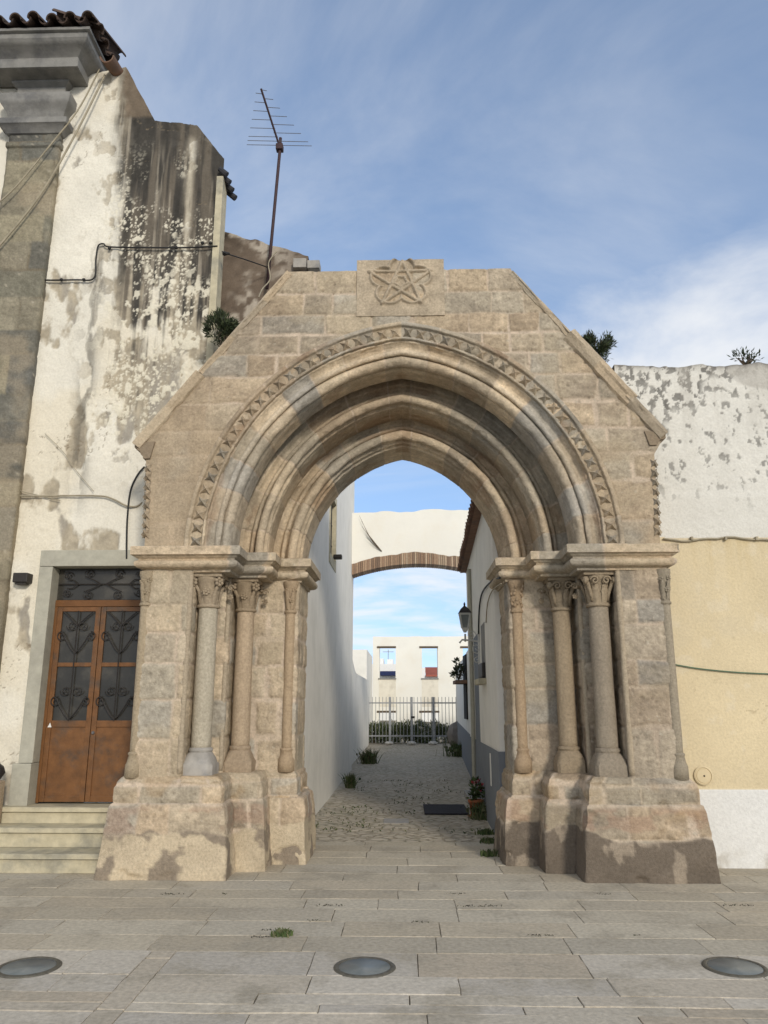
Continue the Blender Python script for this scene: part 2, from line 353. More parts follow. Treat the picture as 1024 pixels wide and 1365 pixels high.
def gable():
    pL = [at(195, 700, F), at(195, 612, F), at(181, 594, F), at(386, 361, F)]
    pR = [at(878, 700, F), at(872, 606, F), at(886, 580, F), at(681, 361, F)]
    ztop = (pL[3].z + pR[3].z) / 2
    res = .014
    zs = np.arange(ZS - .02, ztop + res, res); zs[-1] = ztop
    def edge(ps, z):
        return np.interp(z, [ps[0].z, ps[1].z, ps[2].z, ps[3].z], [ps[0].x, ps[1].x, ps[2].x, ps[3].x])
    xl = edge(pL, zs); xr = edge(pR, zs); n = int((xr.max() - xl.min()) / res)
    t = np.linspace(0, 1, n); X = xl[:, None] + (xr - xl)[:, None] * t[None]; Z = np.repeat(zs[:, None], n, 1)
    rows = np.array([3.0, 3.42, 3.86, 4.16, 4.44, 4.75, 5.06, 5.32, 5.56, 5.80, 6.06, 6.6])
    col, disp = ashlar(X, Z, rows, .30, .72, 11, jw=.015)
    # a smear of rough render in the spandrels
    rm = sst(.52, .66, fbm(X * .9 + 3, Z * 1.1, 4, 77)) * sst(1.5, 2.2, np.abs(X)) * sst(5.2, 4.3, Z)
    rc = np.array((.43, .34, .235)) * (0.7 + .5 * fbm(X * 7, Z * 7, 4, 78))[..., None]
    col = col + (rc - col) * (rm * .85)[..., None]; disp = disp * (1 - .6 * rm)
    P = np.stack([X, F - disp, Z], -1)
    cx = np.abs(X - AX); d = np.hypot(cx + CC, Z - ZS); hole = d < 2.10 + CC
    keep = ~(hole[:-1, :-1] & hole[1:, 1:] & hole[1:, :-1] & hole[:-1, 1:])
    mb = MB(); mb.grid(P, col, keep)
    # edges and back so that the wall is a real slab
    B = .95
    for side in (0, -1):
        e = P[:, side]; back = e + np.array((0, B, 0)); mb.grid(np.stack([e, back], 1), np.stack([col[:, side], col[:, side] * .9], 1), flip=(side == 0))
    e = P[-1]; mb.grid(np.stack([e, e + np.array((0, B, 0))], 0), np.stack([col[-1], col[-1]], 0))
    k2 = keep[::1]; mb.grid(P + np.array((0, B, 0)), col, keep, flip=True)
    mb.build('gable_wall', M_STONE, portal, True)
    return pL, pR, ztop
PL, PR, ZTOP = gable()

def arch_pts(half, n=70):
    """unit list of (x,z) along the pointed arch of this half span, left to right, plus arclength from the springing"""
    r = half + CC; amax = math.acos(CC / r); out = []
    for i in range(n + 1):
        a = amax * i / n; out.append((-(r * math.cos(a) - CC), ZS + r * math.sin(a)))
    return out
def arc(cx, cy, r, a0, a1, n=9): return [(cx + r * math.cos(R(a)), cy - r * math.sin(R(a))) for a in np.linspace(a0, a1, n)]
def resample(prof, res):
    out = [prof[0]]
    for a, b in zip(prof[:-1], prof[1:]):
        k = max(1, int(round(math.dist(a, b) / res))); out += [(a[0] + (b[0] - a[0]) * i / k, a[1] + (b[1] - a[1]) * i / k) for i in range(1, k + 1)]
    return np.array(out)
def sweep(mb, prof, seed, res=.011, n=230, vous=(.30, .52), pal=STONE, tone=1.0, dark=None):
    pr = resample(prof, res); m = len(pr)
    w = np.concatenate([[0], np.cumsum(np.hypot(np.diff(pr[:, 0]), np.diff(pr[:, 1])))])
    t = np.linspace(0, 1, n); cols = []; Ps = []
    for sgn in (-1, 1):
        r = pr[:, 0] + CC; amax = np.arccos(CC / r); A = t[:, None] * amax[None]
        X = sgn * (r[None] * np.cos(A) - CC) + AX; Z = ZS + r[None] * np.sin(A); Y = np.repeat(pr[None, :, 1], n, 0)
        S = np.repeat((t * (pr[:, 0].mean() + CC) * 1.45)[:, None], m, 1); W = np.repeat(w[None], n, 0)
        rnd = random.Random(seed + sgn); js = [-.1]
        while js[-1] < 6: js.append(js[-1] + rnd.uniform(*vous))
        js = np.array(js); Sw = S + .012 * (fbm(S * 3, W * 5, 3, seed) - .5); b = np.searchsorted(js, Sw) - 1
        d = np.minimum(Sw - js[b], js[b + 1] - Sw); mm = 1 - sst(.004, .012, d)
        h = hsh(b, b * 0 + seed, 5 + sgn); c = pal[(h * len(pal)).astype(int) % len(pal)] * (.85 + .3 * hsh(b, b * 0 + seed, 9))[..., None] * tone
        nz = fbm(S * 5, W * 9, 4, seed + 2); nz2 = fbm(S * 20, W * 20, 3, seed + 3)
        c = c * (.72 + .56 * nz)[..., None] * (.8 + .4 * nz2)[..., None]
        red = sst(.6, .72, fbm(S * 2.1, W * 2.5, 3, seed + 6)); c = lerpc(c, (.31, .19, .11), red * .4)
        c = c + (MORTAR - c) * (mm * .75)[..., None]
        disp = .018 * (nz - .5) + .010 * (nz2 - .5) - .010 * mm + .010 * (hsh(b, b * 0 + seed, 19) - .5)
        chip = sst(.62, .76, fbm(S * 3.5 + 5, W * 6, 4, seed + 7)); disp = (disp - .014 * chip) * sst(1.0, .96, t)[:, None]
        Y = Y - disp * .7; X = X + sgn * disp * .4 * -1; Z = Z - disp * .5
        Ps.append(np.stack([X, Y, Z], -1)); cols.append(c)
    mb.grid(Ps[0], cols[0], flip=True); mb.grid(Ps[1], cols[1])
PALG = np.vstack([STONE, np.array([(.40, .36, .30), (.37, .34, .29), (.42, .36, .27)])])
D = F - 7.75
def Yp(l): return [(h, y + D) for h, y in l]
o1 = Yp([(2.14, 7.80), (2.09, 7.745), (2.045, 7.74), (2.03, 7.765), (2.0, 7.79), (1.965, 7.785)] + arc(1.93, 7.775, .033, 40, 215, 7) + [(1.915, 7.81)] + arc(1.862, 7.842, .066, 80, 235, 12) + [(1.838, 7.912), (1.812, 7.918), (1.806, 7.94), (1.80, 7.96), (1.80, 8.19)])
o2 = Yp([(1.92, 8.36), (1.80, 8.36), (1.772, 8.40), (1.735, 8.415), (1.712, 8.39)] + arc(1.69, 8.36, .024, 30, 220, 7) + [(1.662, 8.362), (1.638, 8.33)] + arc(1.583, 8.25, .048, 10, 240, 12) + [(1.556, 8.308), (1.545, 8.312)] + arc(1.538, 8.345, .022, 90, 250, 6) + [(1.528, 8.39), (1.515, 8.40), (1.515, 8.74)])
o3 = Yp([(1.62, 8.74), (1.515, 8.74), (1.487, 8.775), (1.45, 8.785), (1.425, 8.76)] + arc(1.40, 8.73, .026, 30, 220, 7) + [(1.37, 8.735), (1.34, 8.70)] + arc(1.275, 8.605, .052, 10, 240, 12) + [(1.246, 8.665), (1.235, 8.67)] + arc(1.222, 8.70, .024, 90, 250, 6) + [(1.20, 8.745), (1.175, 8.755), (1.175, 9.28), (1.62, 9.29)])
for k, o in enumerate((o1, o2, o3)):
    mb = MB(); sweep(mb, o, 100 + k * 13, pal=PALG if k == 0 else STONE, tone=(1.16, 1.08, 1.03)[k]); mb.build('arch_order', M_STONE, portal, True)  # outer order's lit look is put into its lighter tone
# hood mould with its dogteeth
mb = MB(); sweep(mb, Yp([(2.28, 7.765), (2.265, 7.705), (2.225, 7.70), (2.21, 7.735), (2.09, 7.735), (2.082, 7.70), (2.06, 7.70), (2.05, 7.775)]), 211, res=.012, tone=.92)
mb.build('hood_mould', M_STONE, portal, True)
def tooth(mb, o, a, b, nrm, w, h, d, col):
    """four-leaf tooth: pyramid with notched sides. o centre, a along, b across, nrm outwards"""
    v = [o - a * w / 2 - b * h / 2, o + a * w / 2 - b * h / 2, o + a * w / 2 + b * h / 2, o - a * w / 2 + b * h / 2, o + nrm * d,
         o - b * h * .30 + nrm * d * .12, o + a * w * .26 + nrm * d * .12, o + b * h * .30 + nrm * d * .12, o - a * w * .26 + nrm * d * .12]
    f = [(0, 5, 4), (5, 1, 4), (1, 6, 4), (6, 2, 4), (2, 7, 4), (7, 3, 4), (3, 8, 4), (8, 0, 4)]
    mb.add(v, f, col)
mb = MB(); rr = 2.15 + CC; am = math.acos(CC / rr); nt = 25; rnd = random.Random(4)
for sgn in (-1, 1):
    for i in range(nt):
        a = am * (i + .5) / nt; o = Vector((sgn * (rr * math.cos(a) - CC) + AX, F - .014, ZS + rr * math.sin(a)))
        rad = Vector((sgn * math.cos(a), 0, math.sin(a))); tan = Vector((-sgn * math.sin(a), 0, math.cos(a)))
        c = STONE[rnd.randrange(8)] * rnd.uniform(.75, 1.0)
        tooth(mb, o, tan, rad, Vector((0, -1, 0)), .112 * rnd.uniform(.93, 1), .118, .062 * rnd.uniform(.75, 1.05), c)
mb.build('dogtooth_band', M_STONE, portal)
# little teeth up the outer edges of the gable wall
for sgn, p0, p1 in ((-1, at(193, 718, F), at(197, 618, F)), (1, at(878, 715, F), at(872, 612, F))):
    mb = MB(); n = 8
    for i in range(n):
        z = p0.z + (p1.z - p0.z) * (i + .5) / n; x = p0.x + (p1.x - p0.x) * (i + .5) / n
        c = STONE[rnd.randrange(8)] * rnd.uniform(.7, .95)
        tooth(mb, Vector((x - sgn * .012, F - .008, z)), Vector((0, 0, 1)), Vector((1, 0, 0)), Vector((0, -1, 0)), .105, .075, .05, c)
        tooth(mb, Vector((x + sgn * .003, F + .045, z)), Vector((0, 0, 1)), Vector((0, 1, 0)), Vector((sgn, 0, 0)), .105, .09, .055, c)
    mb.build('edge_teeth', M_STONE, portal)

# jambs, plinths, imposts (left plan; the right is its mirror)
def shift(pts): return [(x + AX, y) for x, y in pts]
def rnd_corner(pts, idx, r=.03, n=4):
    out = []
    for i, p in enumerate(pts):
        if i not in idx: out.append(p); continue
        a = np.array(pts[i - 1]); b = np.array(p); c = np.array(pts[i + 1])
        p0 = b + (a - b) / np.linalg.norm(a - b) * r; p1 = b + (c - b) / np.linalg.norm(c - b) * r
        for k in range(n + 1):
            t = k / n; out.append(tuple((1 - t) ** 2 * p0 + 2 * t * (1 - t) * b + t * t * p1))
    return out
jambL = [(-2.66, 8.62), (-2.66, F), (-2.17, F), (-2.17, F + .38), (-1.86, F + .38), (-1.86, F + .75), (-1.17, F + .75), (-1.17, 9.30), (-1.6, 9.30)]
jambL = rnd_corner(jambL, (2, 4, 6), .025)
impL = [(-2.66, 8.62), (-2.66, F), (-1.79, F), (-1.79, F + .38), (-1.485, F + .38), (-1.485, F + .75), (-1.155, F + .75), (-1.155, 9.32), (-1.6, 9.32)]
pliL = [(-2.78, 8.62), (-2.78, F - .065), (-1.74, F - .065), (-1.74, F + .33), (-1.44, F + .33), (-1.44, F + .68), (-1.13, F + .68), (-1.13, 9.33), (-1.6, 9.33)]
rowsJ = {-1: np.array([.8, 1.24, 1.62, 1.98, 2.28, 2.56, 3.1]), 1: np.array([.8, 1.36, 1.74, 2.0, 2.36, 2.60, 3.1])}
impprof = [(-.30, 2.895), (.015, 2.90), (.02, 2.925), (.045, 2.93), (.075, 2.94), (.095, 2.96), (.10, 2.985), (.09, 3.005), (.062, 3.018), (.065, 3.03), (.085, 3.04), (.10, 3.055), (.105, 3.06), (.13, 3.065), (.132, 3.145), (.12, 3.155), (-.25, 3.16)]
pliprof = [(.085, 0), (.065, .25), (.03, .62), (.022, .655), (.0, .665), (.0, .80), (-.015, .85), (-.05, .885), (-.07, .90), (-.22, .905)]
for sgn in (-1, 1):
    mk = (lambda p: shift(p)) if sgn < 0 else (lambda p: shift(mirror(p)))
    side = -1 if sgn < 0 else 1
    sd_ = 300 + sgn * 7
    mb = MB()
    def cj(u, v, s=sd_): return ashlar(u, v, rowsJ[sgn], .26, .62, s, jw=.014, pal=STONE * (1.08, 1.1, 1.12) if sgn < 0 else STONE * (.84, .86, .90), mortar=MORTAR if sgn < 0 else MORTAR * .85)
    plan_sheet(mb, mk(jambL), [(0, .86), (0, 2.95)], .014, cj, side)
    # a slim roll up the corner beside the outer column, and the one at the second order's corner
    for (x, y, r) in ((-2.185, F + .012, .03), (-1.875, F + .392, .026)):
        pts = [(sgn * -1 * x * 1 + AX if sgn > 0 else x + AX, y, z) for z in np.linspace(.92, 2.9, 30)]
        pts = [(((-x) if sgn > 0 else x) + AX, y, z) for z in np.linspace(.92, 2.9, 30)]
        mb.tube(pts, [r * (1 + .1 * math.sin(z * 9 + x)) for z in np.linspace(.92, 2.9, 30)], 10, STONE[1] * .9)
    mb.build('jamb', M_STONE, portal, True)
    mb = MB()
    def ci(u, v, s=sd_):
        c, d = ashlar(u, v, np.array([2, 2.6, 4.2]), .5, .95, s + 50, jw=.008); n = fbm(u * 4, v * 6, 4, s + 51)
        d = .010 * (n - .5) + .006 * (fbm(u * 22, v * 22, 3, s) - .5) - .02 * sst(.68, .8, fbm(u * 2.5, v * 3, 3, s + 9))
        return c * 1.02, d
    plan_sheet(mb, mk(impL), impprof, .014, ci, side, zres=.012)
    mb.build('impost', M_STONE, portal, 48)
    mb = MB()
    def cp(u, v, s=sd_):
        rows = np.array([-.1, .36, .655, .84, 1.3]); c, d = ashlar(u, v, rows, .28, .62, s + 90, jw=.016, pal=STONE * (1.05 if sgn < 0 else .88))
        n = fbm(u * 3, v * 3, 4, s + 60); n2 = fbm(u * 11, v * 11, 4, s + 61)
        pink = sst(.5, .62, fbm(u * 4, v * 6, 4, s + 62)) * sst(.34, .42, v) * sst(.66, .6, v); c = lerpc(c, (.36, .22, .155), pink * .38)
        och = sst(.58, .68, fbm(u * 2.2 + 2, v * 3, 3, s + 65)) * sst(.5, .6, v); c = lerpc(c, (.40, .24, .09), och * .25)
        edge = v - (.40 + .10 * (fbm(u * 3, v * 0 + 2, 4, s + 63) - .5) * 2 + .02 * (n2 - .5))
        pm = sst(.012, -.012, edge)
        if sgn < 0:
            pc = np.array((.54, .45, .32)) * (.78 + .42 * n)[..., None]
            worn = sst(.55, .63, fbm(u * 3.4 + 1, v * 4.5, 4, s + 64)); pc = lerpc(pc, (.22, .18, .14), worn * .85)
        else:
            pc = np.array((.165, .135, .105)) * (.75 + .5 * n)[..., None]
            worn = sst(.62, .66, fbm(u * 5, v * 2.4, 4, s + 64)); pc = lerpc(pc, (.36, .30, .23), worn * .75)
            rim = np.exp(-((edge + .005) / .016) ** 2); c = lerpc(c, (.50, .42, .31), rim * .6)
        c = c + (pc - c) * pm[..., None]; d = d * (1 - pm) + pm * (.012 + .006 * (n2 - .5) + .014 * (n - .5)) + .02 * (n - .5)
        chip = sst(.66, .76, fbm(u * 2.6 + 7, v * 3.1, 3, s + 66)); d = d - .03 * chip
        return c, d
    plan_sheet(mb, mk(pliL), pliprof, .014, cp, side)
    blk = [(-1.40, 8.6), (-1.40, F + .635), (-1.06, F + .635), (-1.06, 9.24), (-1.3, 9.24)]
    plan_sheet(mb, mk(blk), [(.05, 0), (.02, .5), (.0, .62), (-.02, .64), (-.15, .648)], .014, cp, side)
    mb.build('plinth', M_STONE, portal, 55)

# columns: base, shaft and carved capital
def leaf(mb, o, out, w, h, curl, col, n=9, k=5):
    """a stiff carved leaf rising from o along the bell, tip curling outwards"""
    out = Vector(out).normalized(); side = Vector((0, 0, 1)).cross(out); P = np.zeros((n, k, 3))
    for i in range(n):
        t = i / (n - 1)
        rise = h * math.sin(t * math.pi * .62) / math.sin(math.pi * .5); fwd = curl * (t ** 2.2) + (.02 * math.sin(t * 3.1))
        ww = w * (math.sin(math.pi * min(.97, .22 + t * .74)) ** .7) * (1 + .12 * math.sin(t * 22))
        for j in range(k):
            s_ = (j / (k - 1) - .5) * 2; c = Vector(o) + out * (fwd + .012 * (1 - s_ * s_) - .012 * abs(s_) * t) + side * (s_ * ww / 2) + Vector((0, 0, rise - .015 * abs(s_)))
            P[i, j] = c
    mb.grid(P, np.broadcast_to(np.array(col), (n, k, 3)).copy())
    mb.grid(P - np.array(out * .018), np.broadcast_to(np.array(col) * .8, (n, k, 3)).copy(), flip=True)
def ball(mb, c, r, col, seed, sq=(1, 1, 1)):
    bm = bmesh.new(); bmesh.ops.create_icosphere(bm, subdivisions=2, radius=1)
    rn = random.Random(seed)
    for q in bm.verts: q.co = Vector((c[0] + q.co.x * r * sq[0], c[1] + q.co.y * r * sq[1], c[2] + q.co.z * r * sq[2])) + Vector((rn.uniform(-1, 1), rn.uniform(-1, 1), rn.uniform(-1, 1))) * r * .10
    bm.verts.index_update(); mb.add([q.co[:] for q in bm.verts], [[q.index for q in f.verts] for f in bm.faces], col); bm.free()
def rosette(mb, c, out, r, col):
    out = Vector(out).normalized(); a = out.orthogonal().normalized(); b = out.cross(a)
    ball(mb, Vector(c) + out * r * .25, r * .35, col, 1)
    for k in range(6):
        q = Vector(c) + (a * math.cos(k * math.pi / 3) + b * math.sin(k * math.pi / 3)) * r * .66
        ball(mb, q, r * .40, col, k)
def spiral_pts(o, a, b, r0, turns, n=22, inner=.15):
    return [Vector(o) + (Vector(a) * math.cos(t * turns * 2 * math.pi) + Vector(b) * math.sin(t * turns * 2 * math.pi)) * r0 * (1 - t * (1 - inner)) for t in np.linspace(0, 1, n)]
def column(x, y, r, style, base_mat, shaft_mat, shaft_col, cap_col, dx):
    zt, z0 = 2.555, .9; zb = 1.15
    col = MB(); rn = random.Random(int(x * 100))
    prof = [(r * (1.02 - .03 * (z - zb)), z) for z in np.linspace(zb - .01, zt + .01, 26)]
    n = 28; cols = []
    for i, (q, z) in enumerate(prof):
        for k in range(n): cols.append(np.array(shaft_col) * (.78 + .44 * float(fbm(np.array(z * 2.2 + k * .03), np.array(math.sin(k * .22) * 2), 4, int(abs(x) * 10)))))
    col.lathe(x, y, prof, n, cols, wob=.03, seed=int(abs(x) * 10))
    shaft = col.build('column', shaft_mat, portal, True)
    b = MB(); cb = np.array(shaft_col) * .85
    # base: torus over a bell spreading into a square block
    P = []; prf = [(r * 1.0, zb + .01, 0), (r * 1.16, zb, 0), (r * 1.22, zb - .018, 0), (r * 1.14, zb - .036, 0), (r * 1.22, zb - .05, .35), (r * 1.36, zb - .09, .75), (r * 1.52, zb - .14, .95), (r * 1.56, zb - .15, 1), (r * 1.58, z0 - .01, 1)]
    nn = 32; vv = []; ff = []
    for q, z, sqr in prf:
        for k in range(nn):
            a = (k + .5) * 2 * math.pi / nn; ca, sa = math.cos(a), math.sin(a); e = 1 / max(abs(ca), abs(sa)); m_ = 1 + (min(e, 1.34) - 1) * sqr
            j = 1 + .03 * rn.uniform(-1, 1); vv.append((x + q * m_ * ca * j, y + q * m_ * sa * j, z))
    for i in range(len(prf) - 1): ff += [(i * nn + (k + 1) % nn, i * nn + k, (i + 1) * nn + k, (i + 1) * nn + (k + 1) % nn) for k in range(nn)]
    b.add(vv, ff, cb); b.build('base', base_mat, shaft, 40)
    c = MB(); cc_ = np.array(cap_col)
    c.lathe(x, y, [(r * 1.0, zt - .01), (r * 1.17, zt - .004), (r * 1.22, zt + .010), (r * 1.16, zt + .024), (r * 1.03, zt + .03), (r * 1.05, zt + .10), (r * 1.15, zt + .18), (r * 1.36, zt + .26), (r * 1.6, zt + .30), (r * 1.6, zt + .31)], 32, cc_, wob=.05, seed=3)
    c.box(x - r * 1.62, x + r * 1.62, y - r * 1.62, y + r * 1.62, zt + .305, 2.91, cc_, b=.008)
    for k in range(8):
        a = k * math.pi / 4 + (math.pi / 8 if style == 'leaf' else 0); out = Vector((math.cos(a), math.sin(a), 0))
        if style == 'leaf': leaf(c, Vector((x, y, zt + .03)) + out * r * 1.0, out, .075, .20, .055, cc_ * rn.uniform(.9, 1.1))
        else: leaf(c, Vector((x, y, zt + .03)) + out * r * 1.0, out, .06, .15, .035, cc_ * rn.uniform(.85, 1.05))
    for k in range(4):
        a = k * math.pi / 2 + math.pi / 4; out = Vector((math.cos(a), math.sin(a), 0)); pz = zt + .255
        if style == 'leaf':
            tip = Vector((x, y, pz)) + out * r * 2.0
            pts = [Vector((x, y, zt + .05)) + out * r * 1.05, Vector((x, y, zt + .13)) + out * r * 1.25, Vector((x, y, zt + .22)) + out * r * 1.65, Vector((x, y, zt + .275)) + out * r * 1.95, tip + out * .03 + Vector((0, 0, -.005)), tip + out * .012 + Vector((0, 0, -.04))]
            c.tube(pts, [.016, .02, .024, .026, .022, .014], 8, cc_); ball(c, tip, .034, cc_ * .95, k, (1, 1, 1.2))
        else:
            rosette(c, Vector((x, y, pz)) + out * r * 1.85, out, .05, cc_)
            c.tube([Vector((x, y, zt + .06)) + out * r * 1.05, Vector((x, y, zt + .16)) + out * r * 1.2, Vector((x, y, pz - .02)) + out * r * 1.75], [.014, .017, .02], 7, cc_)
    for sx in (-1, 1):
        f = Vector((x, y - r * 1.33, zt + .15))
        if style != 'leaf' and sx > 0: rosette(c, f, (0, -1, .2), .04, cc_)
        if style == 'leaf': c.tube(spiral_pts(f + Vector((sx * .06, -.03, .10)), (sx, 0, 0), (0, -.25, 1), .045, 1.3), .010, 6, cc_)
    # the capital carries on along the jamb on both sides as a carved strip
    for s2 in (-1, 1):
        bx = x + s2 * r * 2.05
        rosette(c, (bx, y - .02 + (.02 if s2 * dx > 0 else .1), zt + .12), (0, -1, 0), .032, cc_ * .95)
        c.tube(spiral_pts((bx, y - .02 + (.02 if s2 * dx > 0 else .1), zt + .22), (s2, 0, 0), (0, 0, 1), .035, 1.2), .009, 6, cc_ * .95)
    c.build('capital', M_STONE, shaft, True)
column(-2.035 + AX, F + .20, .100, 'rose', M_MARBLE, M_STONE, (.43, .385, .30), (.37, .30, .215), -1)
column(-1.715 + AX, F + .56, .094, 'rose', M_STONE, M_STONE, (.40, .31, .215), (.32, .25, .17), -1)
column(2.015 + AX, F + .20, .104, 'leaf', M_STONE, M_STONE, (.33, .28, .215), (.33, .265, .185), 1)
column(1.705 + AX, F + .56, .094, 'leaf', M_STONE, M_STONE, (.34, .27, .185), (.29, .235, .165), 1)
# engaged colonnettes on the outer corners and on the inner order
def colonnette(x, y, r, ccol, carve, seed):
    m = MB(); rn = random.Random(seed)
    zz = np.linspace(1.10, 2.56, 22)
    m.lathe(x, y, [(r * 1.0, z) for z in zz], 18, ccol, wob=.05, seed=seed)
    m.lathe(x, y, [(r * 1.65, .88), (r * 1.6, 1.0), (r * 1.35, 1.03), (r * 1.1, 1.09), (r * 1.25, 1.10), (r * 1.25, 1.115), (r * 1.0, 1.125)], 18, np.array(ccol) * .95, wob=.06, seed=seed + 1)
    m.lathe(x, y, [(r * 1.0, 2.55), (r * 1.25, 2.56), (r * 1.25, 2.575), (r * 1.05, 2.59), (r * 1.1, 2.72), (r * 1.35, 2.83), (r * 1.6, 2.87), (r * 1.6, 2.91)], 18, np.array(ccol) * .92, wob=.06, seed=seed + 2)
    if carve:
        for k in range(26):
            a = rn.uniform(-2.6, -.4); z = rn.uniform(2.61, 2.85); q = r * (1.1 + .35 * max(0, z - 2.7) / .15)
            ball(m, (x + q * math.cos(a), y + q * math.sin(a), z), rn.uniform(.012, .02), np.array(ccol) * rn.uniform(.8, 1), k, (1, 1, 1.3))
    else:
        for a, z in ((-2.2, 2.80), (-1.3, 2.70), (-.9, 2.82)):
            rosette(m, (x + r * 1.3 * math.cos(a), y + r * 1.3 * math.sin(a), z), (math.cos(a), math.sin(a), 0), .034, np.array(ccol) * .92)
        for a in (-2.0, -1.1): leaf(m, (x + r * math.cos(a), y + r * math.sin(a), 2.6), (math.cos(a), math.sin(a), 0), .05, .2, .04, np.array(ccol) * .9)
    m.build('colonnette', M_STONE, portal, True)
colonnette(-2.64 + AX, F + .03, .052, (.38, .31, .215), False, 1)
colonnette(2.64 + AX, F + .03, .052, (.33, .285, .215), False, 2)
colonnette(-1.255 + AX, F + .755, .055, (.41, .31, .205), False, 3)
colonnette(1.255 + AX, F + .755, .058, (.39, .29, .19), True, 4)

# coping along the raking edges, with broken ends
def coping(p, q, w, out, name, seed, th=.10, dY0=-.07, dY1=.9):
    p = Vector((p.x, 0, p.z)); q = Vector((q.x, 0, q.z)); d = (q - p).normalized(); up = Vector((-d.z, 0, d.x)) * (1 if d.x > 0 else -1)
    if up.z < 0: up = -up
    n = max(8, int((q - p).length / .025)); mb = MB()
    # cross-section in (along 'up', Y)
    sec = [(-w, F - .012), (-w * .8, F + dY0 * .5), (-w * .35, F + dY0 * .8), (-.005, F + dY0), (out * .6, F + dY0), (out, F + dY0 + .03), (out, F + .25), (out * .8, F + dY1), (-w, F + dY1)]
    P = np.zeros((n + 1, len(sec), 3)); col = np.zeros((n + 1, len(sec), 3)); rn = random.Random(seed)
    for i in range(n + 1):
        s_ = i / n * (q - p).length
        for j, (a, y) in enumerate(sec):
            nz = float(fbm(np.array(s_ * 5), np.array(j * 1.7 + seed), 3, seed)) - .5
            c = p + d * s_ + up * (a + nz * .03); P[i, j] = (c.x, y + nz * .03, c.z)
            col[i, j] = STONE[(seed + int(s_ / .55)) % 8] * (.82 + .4 * float(fbm(np.array(s_ * 6), np.array(j * .9), 3, seed + 1)))
    mb.grid(P, col, flip=(d.x > 0)); mb.grid(np.stack([P[:, -1], P[:, 0]], 1), np.stack([col[:, -1], col[:, 0]], 1), flip=(d.x > 0))
    for i in (0, n): mb.add([tuple(v) for v in P[i]], [tuple(range(len(sec)))], col[i, 0])
    mb.build(name, M_STONE, portal, False)
def lp(a, b, t): return a + (b - a) * t
coping(lp(PL[2], PL[3], .00), lp(PL[2], PL[3], .40), .08, .03, 'coping', 5)
coping(lp(PL[2], PL[3], .405), lp(PL[2], PL[3], .99), .06, .012, 'coping', 6, dY0=-.04)
coping(lp(PR[2], PR[3], .00), lp(PR[2], PR[3], .23), .09, .035, 'coping', 7)
coping(lp(PR[2], PR[3], .20), lp(PR[2], PR[3], .60), .10, .055, 'coping', 8, dY0=-.08)
coping(lp(PR[2], PR[3], .605), lp(PR[2], PR[3], .99), .05, .012, 'coping', 9, dY0=-.035)
for sgn, ps in ((-1, PL), (1, PR)):           # kneeler corbels under the eaves
    mb = MB(); x = ps[2].x; z = ps[2].z; q = -sgn
    o = [(0, .03), (.0, -.045), (.035, -.055), (.05, -.085), (.085, -.10), (.10, -.15), (.13, -.165), (.14, -.215), (.24, -.215), (.30, .05)]
    if sgn > 0: o = [(0, .03), (.0, -.06), (.03, -.07), (.09, -.085), (.115, -.13), (.135, -.165), (.24, -.165), (.30, .05)]
    mb.prism([(x + q * a * .72, F - .03, z + b * .72) for a, b in o], (0, .6, 0), STONE[4] * .62)
    mb.build('kneeler', M_STONE, portal)
# star plaque
def plaque():
    a = at(476, 347, F - .02); b = at(593, 420, F - .02); mb = MB(); col = STONE.mean(0) * 1.0; res = .008
    x0, x1, z0, z1 = a.x, b.x, b.z, a.z; nx = int((x1 - x0) / res); nz_ = int((z1 - z0) / res)
    X, Z = np.meshgrid(np.linspace(x0, x1, nx), np.linspace(z0, z1, nz_)); n = fbm(X * 9, Z * 9, 4, 5); n2 = fbm(X * 40, Z * 40, 3, 6)
    # raised ridges: five-pointed star inside a five-lobed outline
    A = []
    def seg(p, q, w, h): A.append((p, q, w, h))
    def pp(u, v): return np.array((x0 + (u - 100) / 755 * (x1 - x0), z1 - (v - 105) / 480 * (z1 - z0)))
    S = [pp(*q) for q in ((497, 118), (742, 205), (652, 475), (318, 480), (208, 207))]
    for k in range(5): seg(S[k], S[(k + 2) % 5], .020, .034)
    H = np.zeros_like(X)
    for p, q, w, h in A:
        d = q - p; L2 = d @ d; t = np.clip(((X - p[0]) * d[0] + (Z - p[1]) * d[1]) / L2, 0, 1)
        dist = np.hypot(X - p[0] - t * d[0], Z - p[1] - t * d[1]); H = np.maximum(H, h * sst(w * 1.35, w * .35, dist))
    ctr = sum(S) / 5; dx = (X - ctr[0]); dz = (Z - ctr[1]) * 1.18; lob = np.full_like(X, 9.)
    for s_ in S:
        dr = s_ - ctr; dr = dr / np.linalg.norm(dr) * .205; lob = np.minimum(lob, np.hypot(dx - dr[0], dz - dr[1] * 1.05) - .145)
    ring = sst(.026, .008, np.abs(lob)); H = np.maximum(H, .026 * ring)
    inside = sst(.0, -.02, lob)
    Y = F - .02 - H + .014 * inside - .006 * (n - .5) - .004 * (n2 - .5)
    P = np.stack([X, Y, Z], -1); c = col * (.75 + .5 * n)[..., None] * (.85 + .3 * n2)[..., None]
    mb.grid(P, c); e = np.array((0, .42, 0))
    for line, cl, fl in ((P[0], c[0], True), (P[-1], c[-1], False)): mb.grid(np.stack([line, line + e], 0), np.stack([cl, cl], 0), flip=fl)
    for line, cl, fl in ((P[:, 0], c[:, 0], True), (P[:, -1], c[:, -1], False)): mb.grid(np.stack([line, line + e], 1), np.stack([cl, cl], 1), flip=fl)
    mb.add([P[0, 0] + e, P[0, -1] + e, P[-1, -1] + e, P[-1, 0] + e], [(0, 3, 2, 1)], col)
    mb.build('star_plaque', M_STONE, portal, True)
plaque()

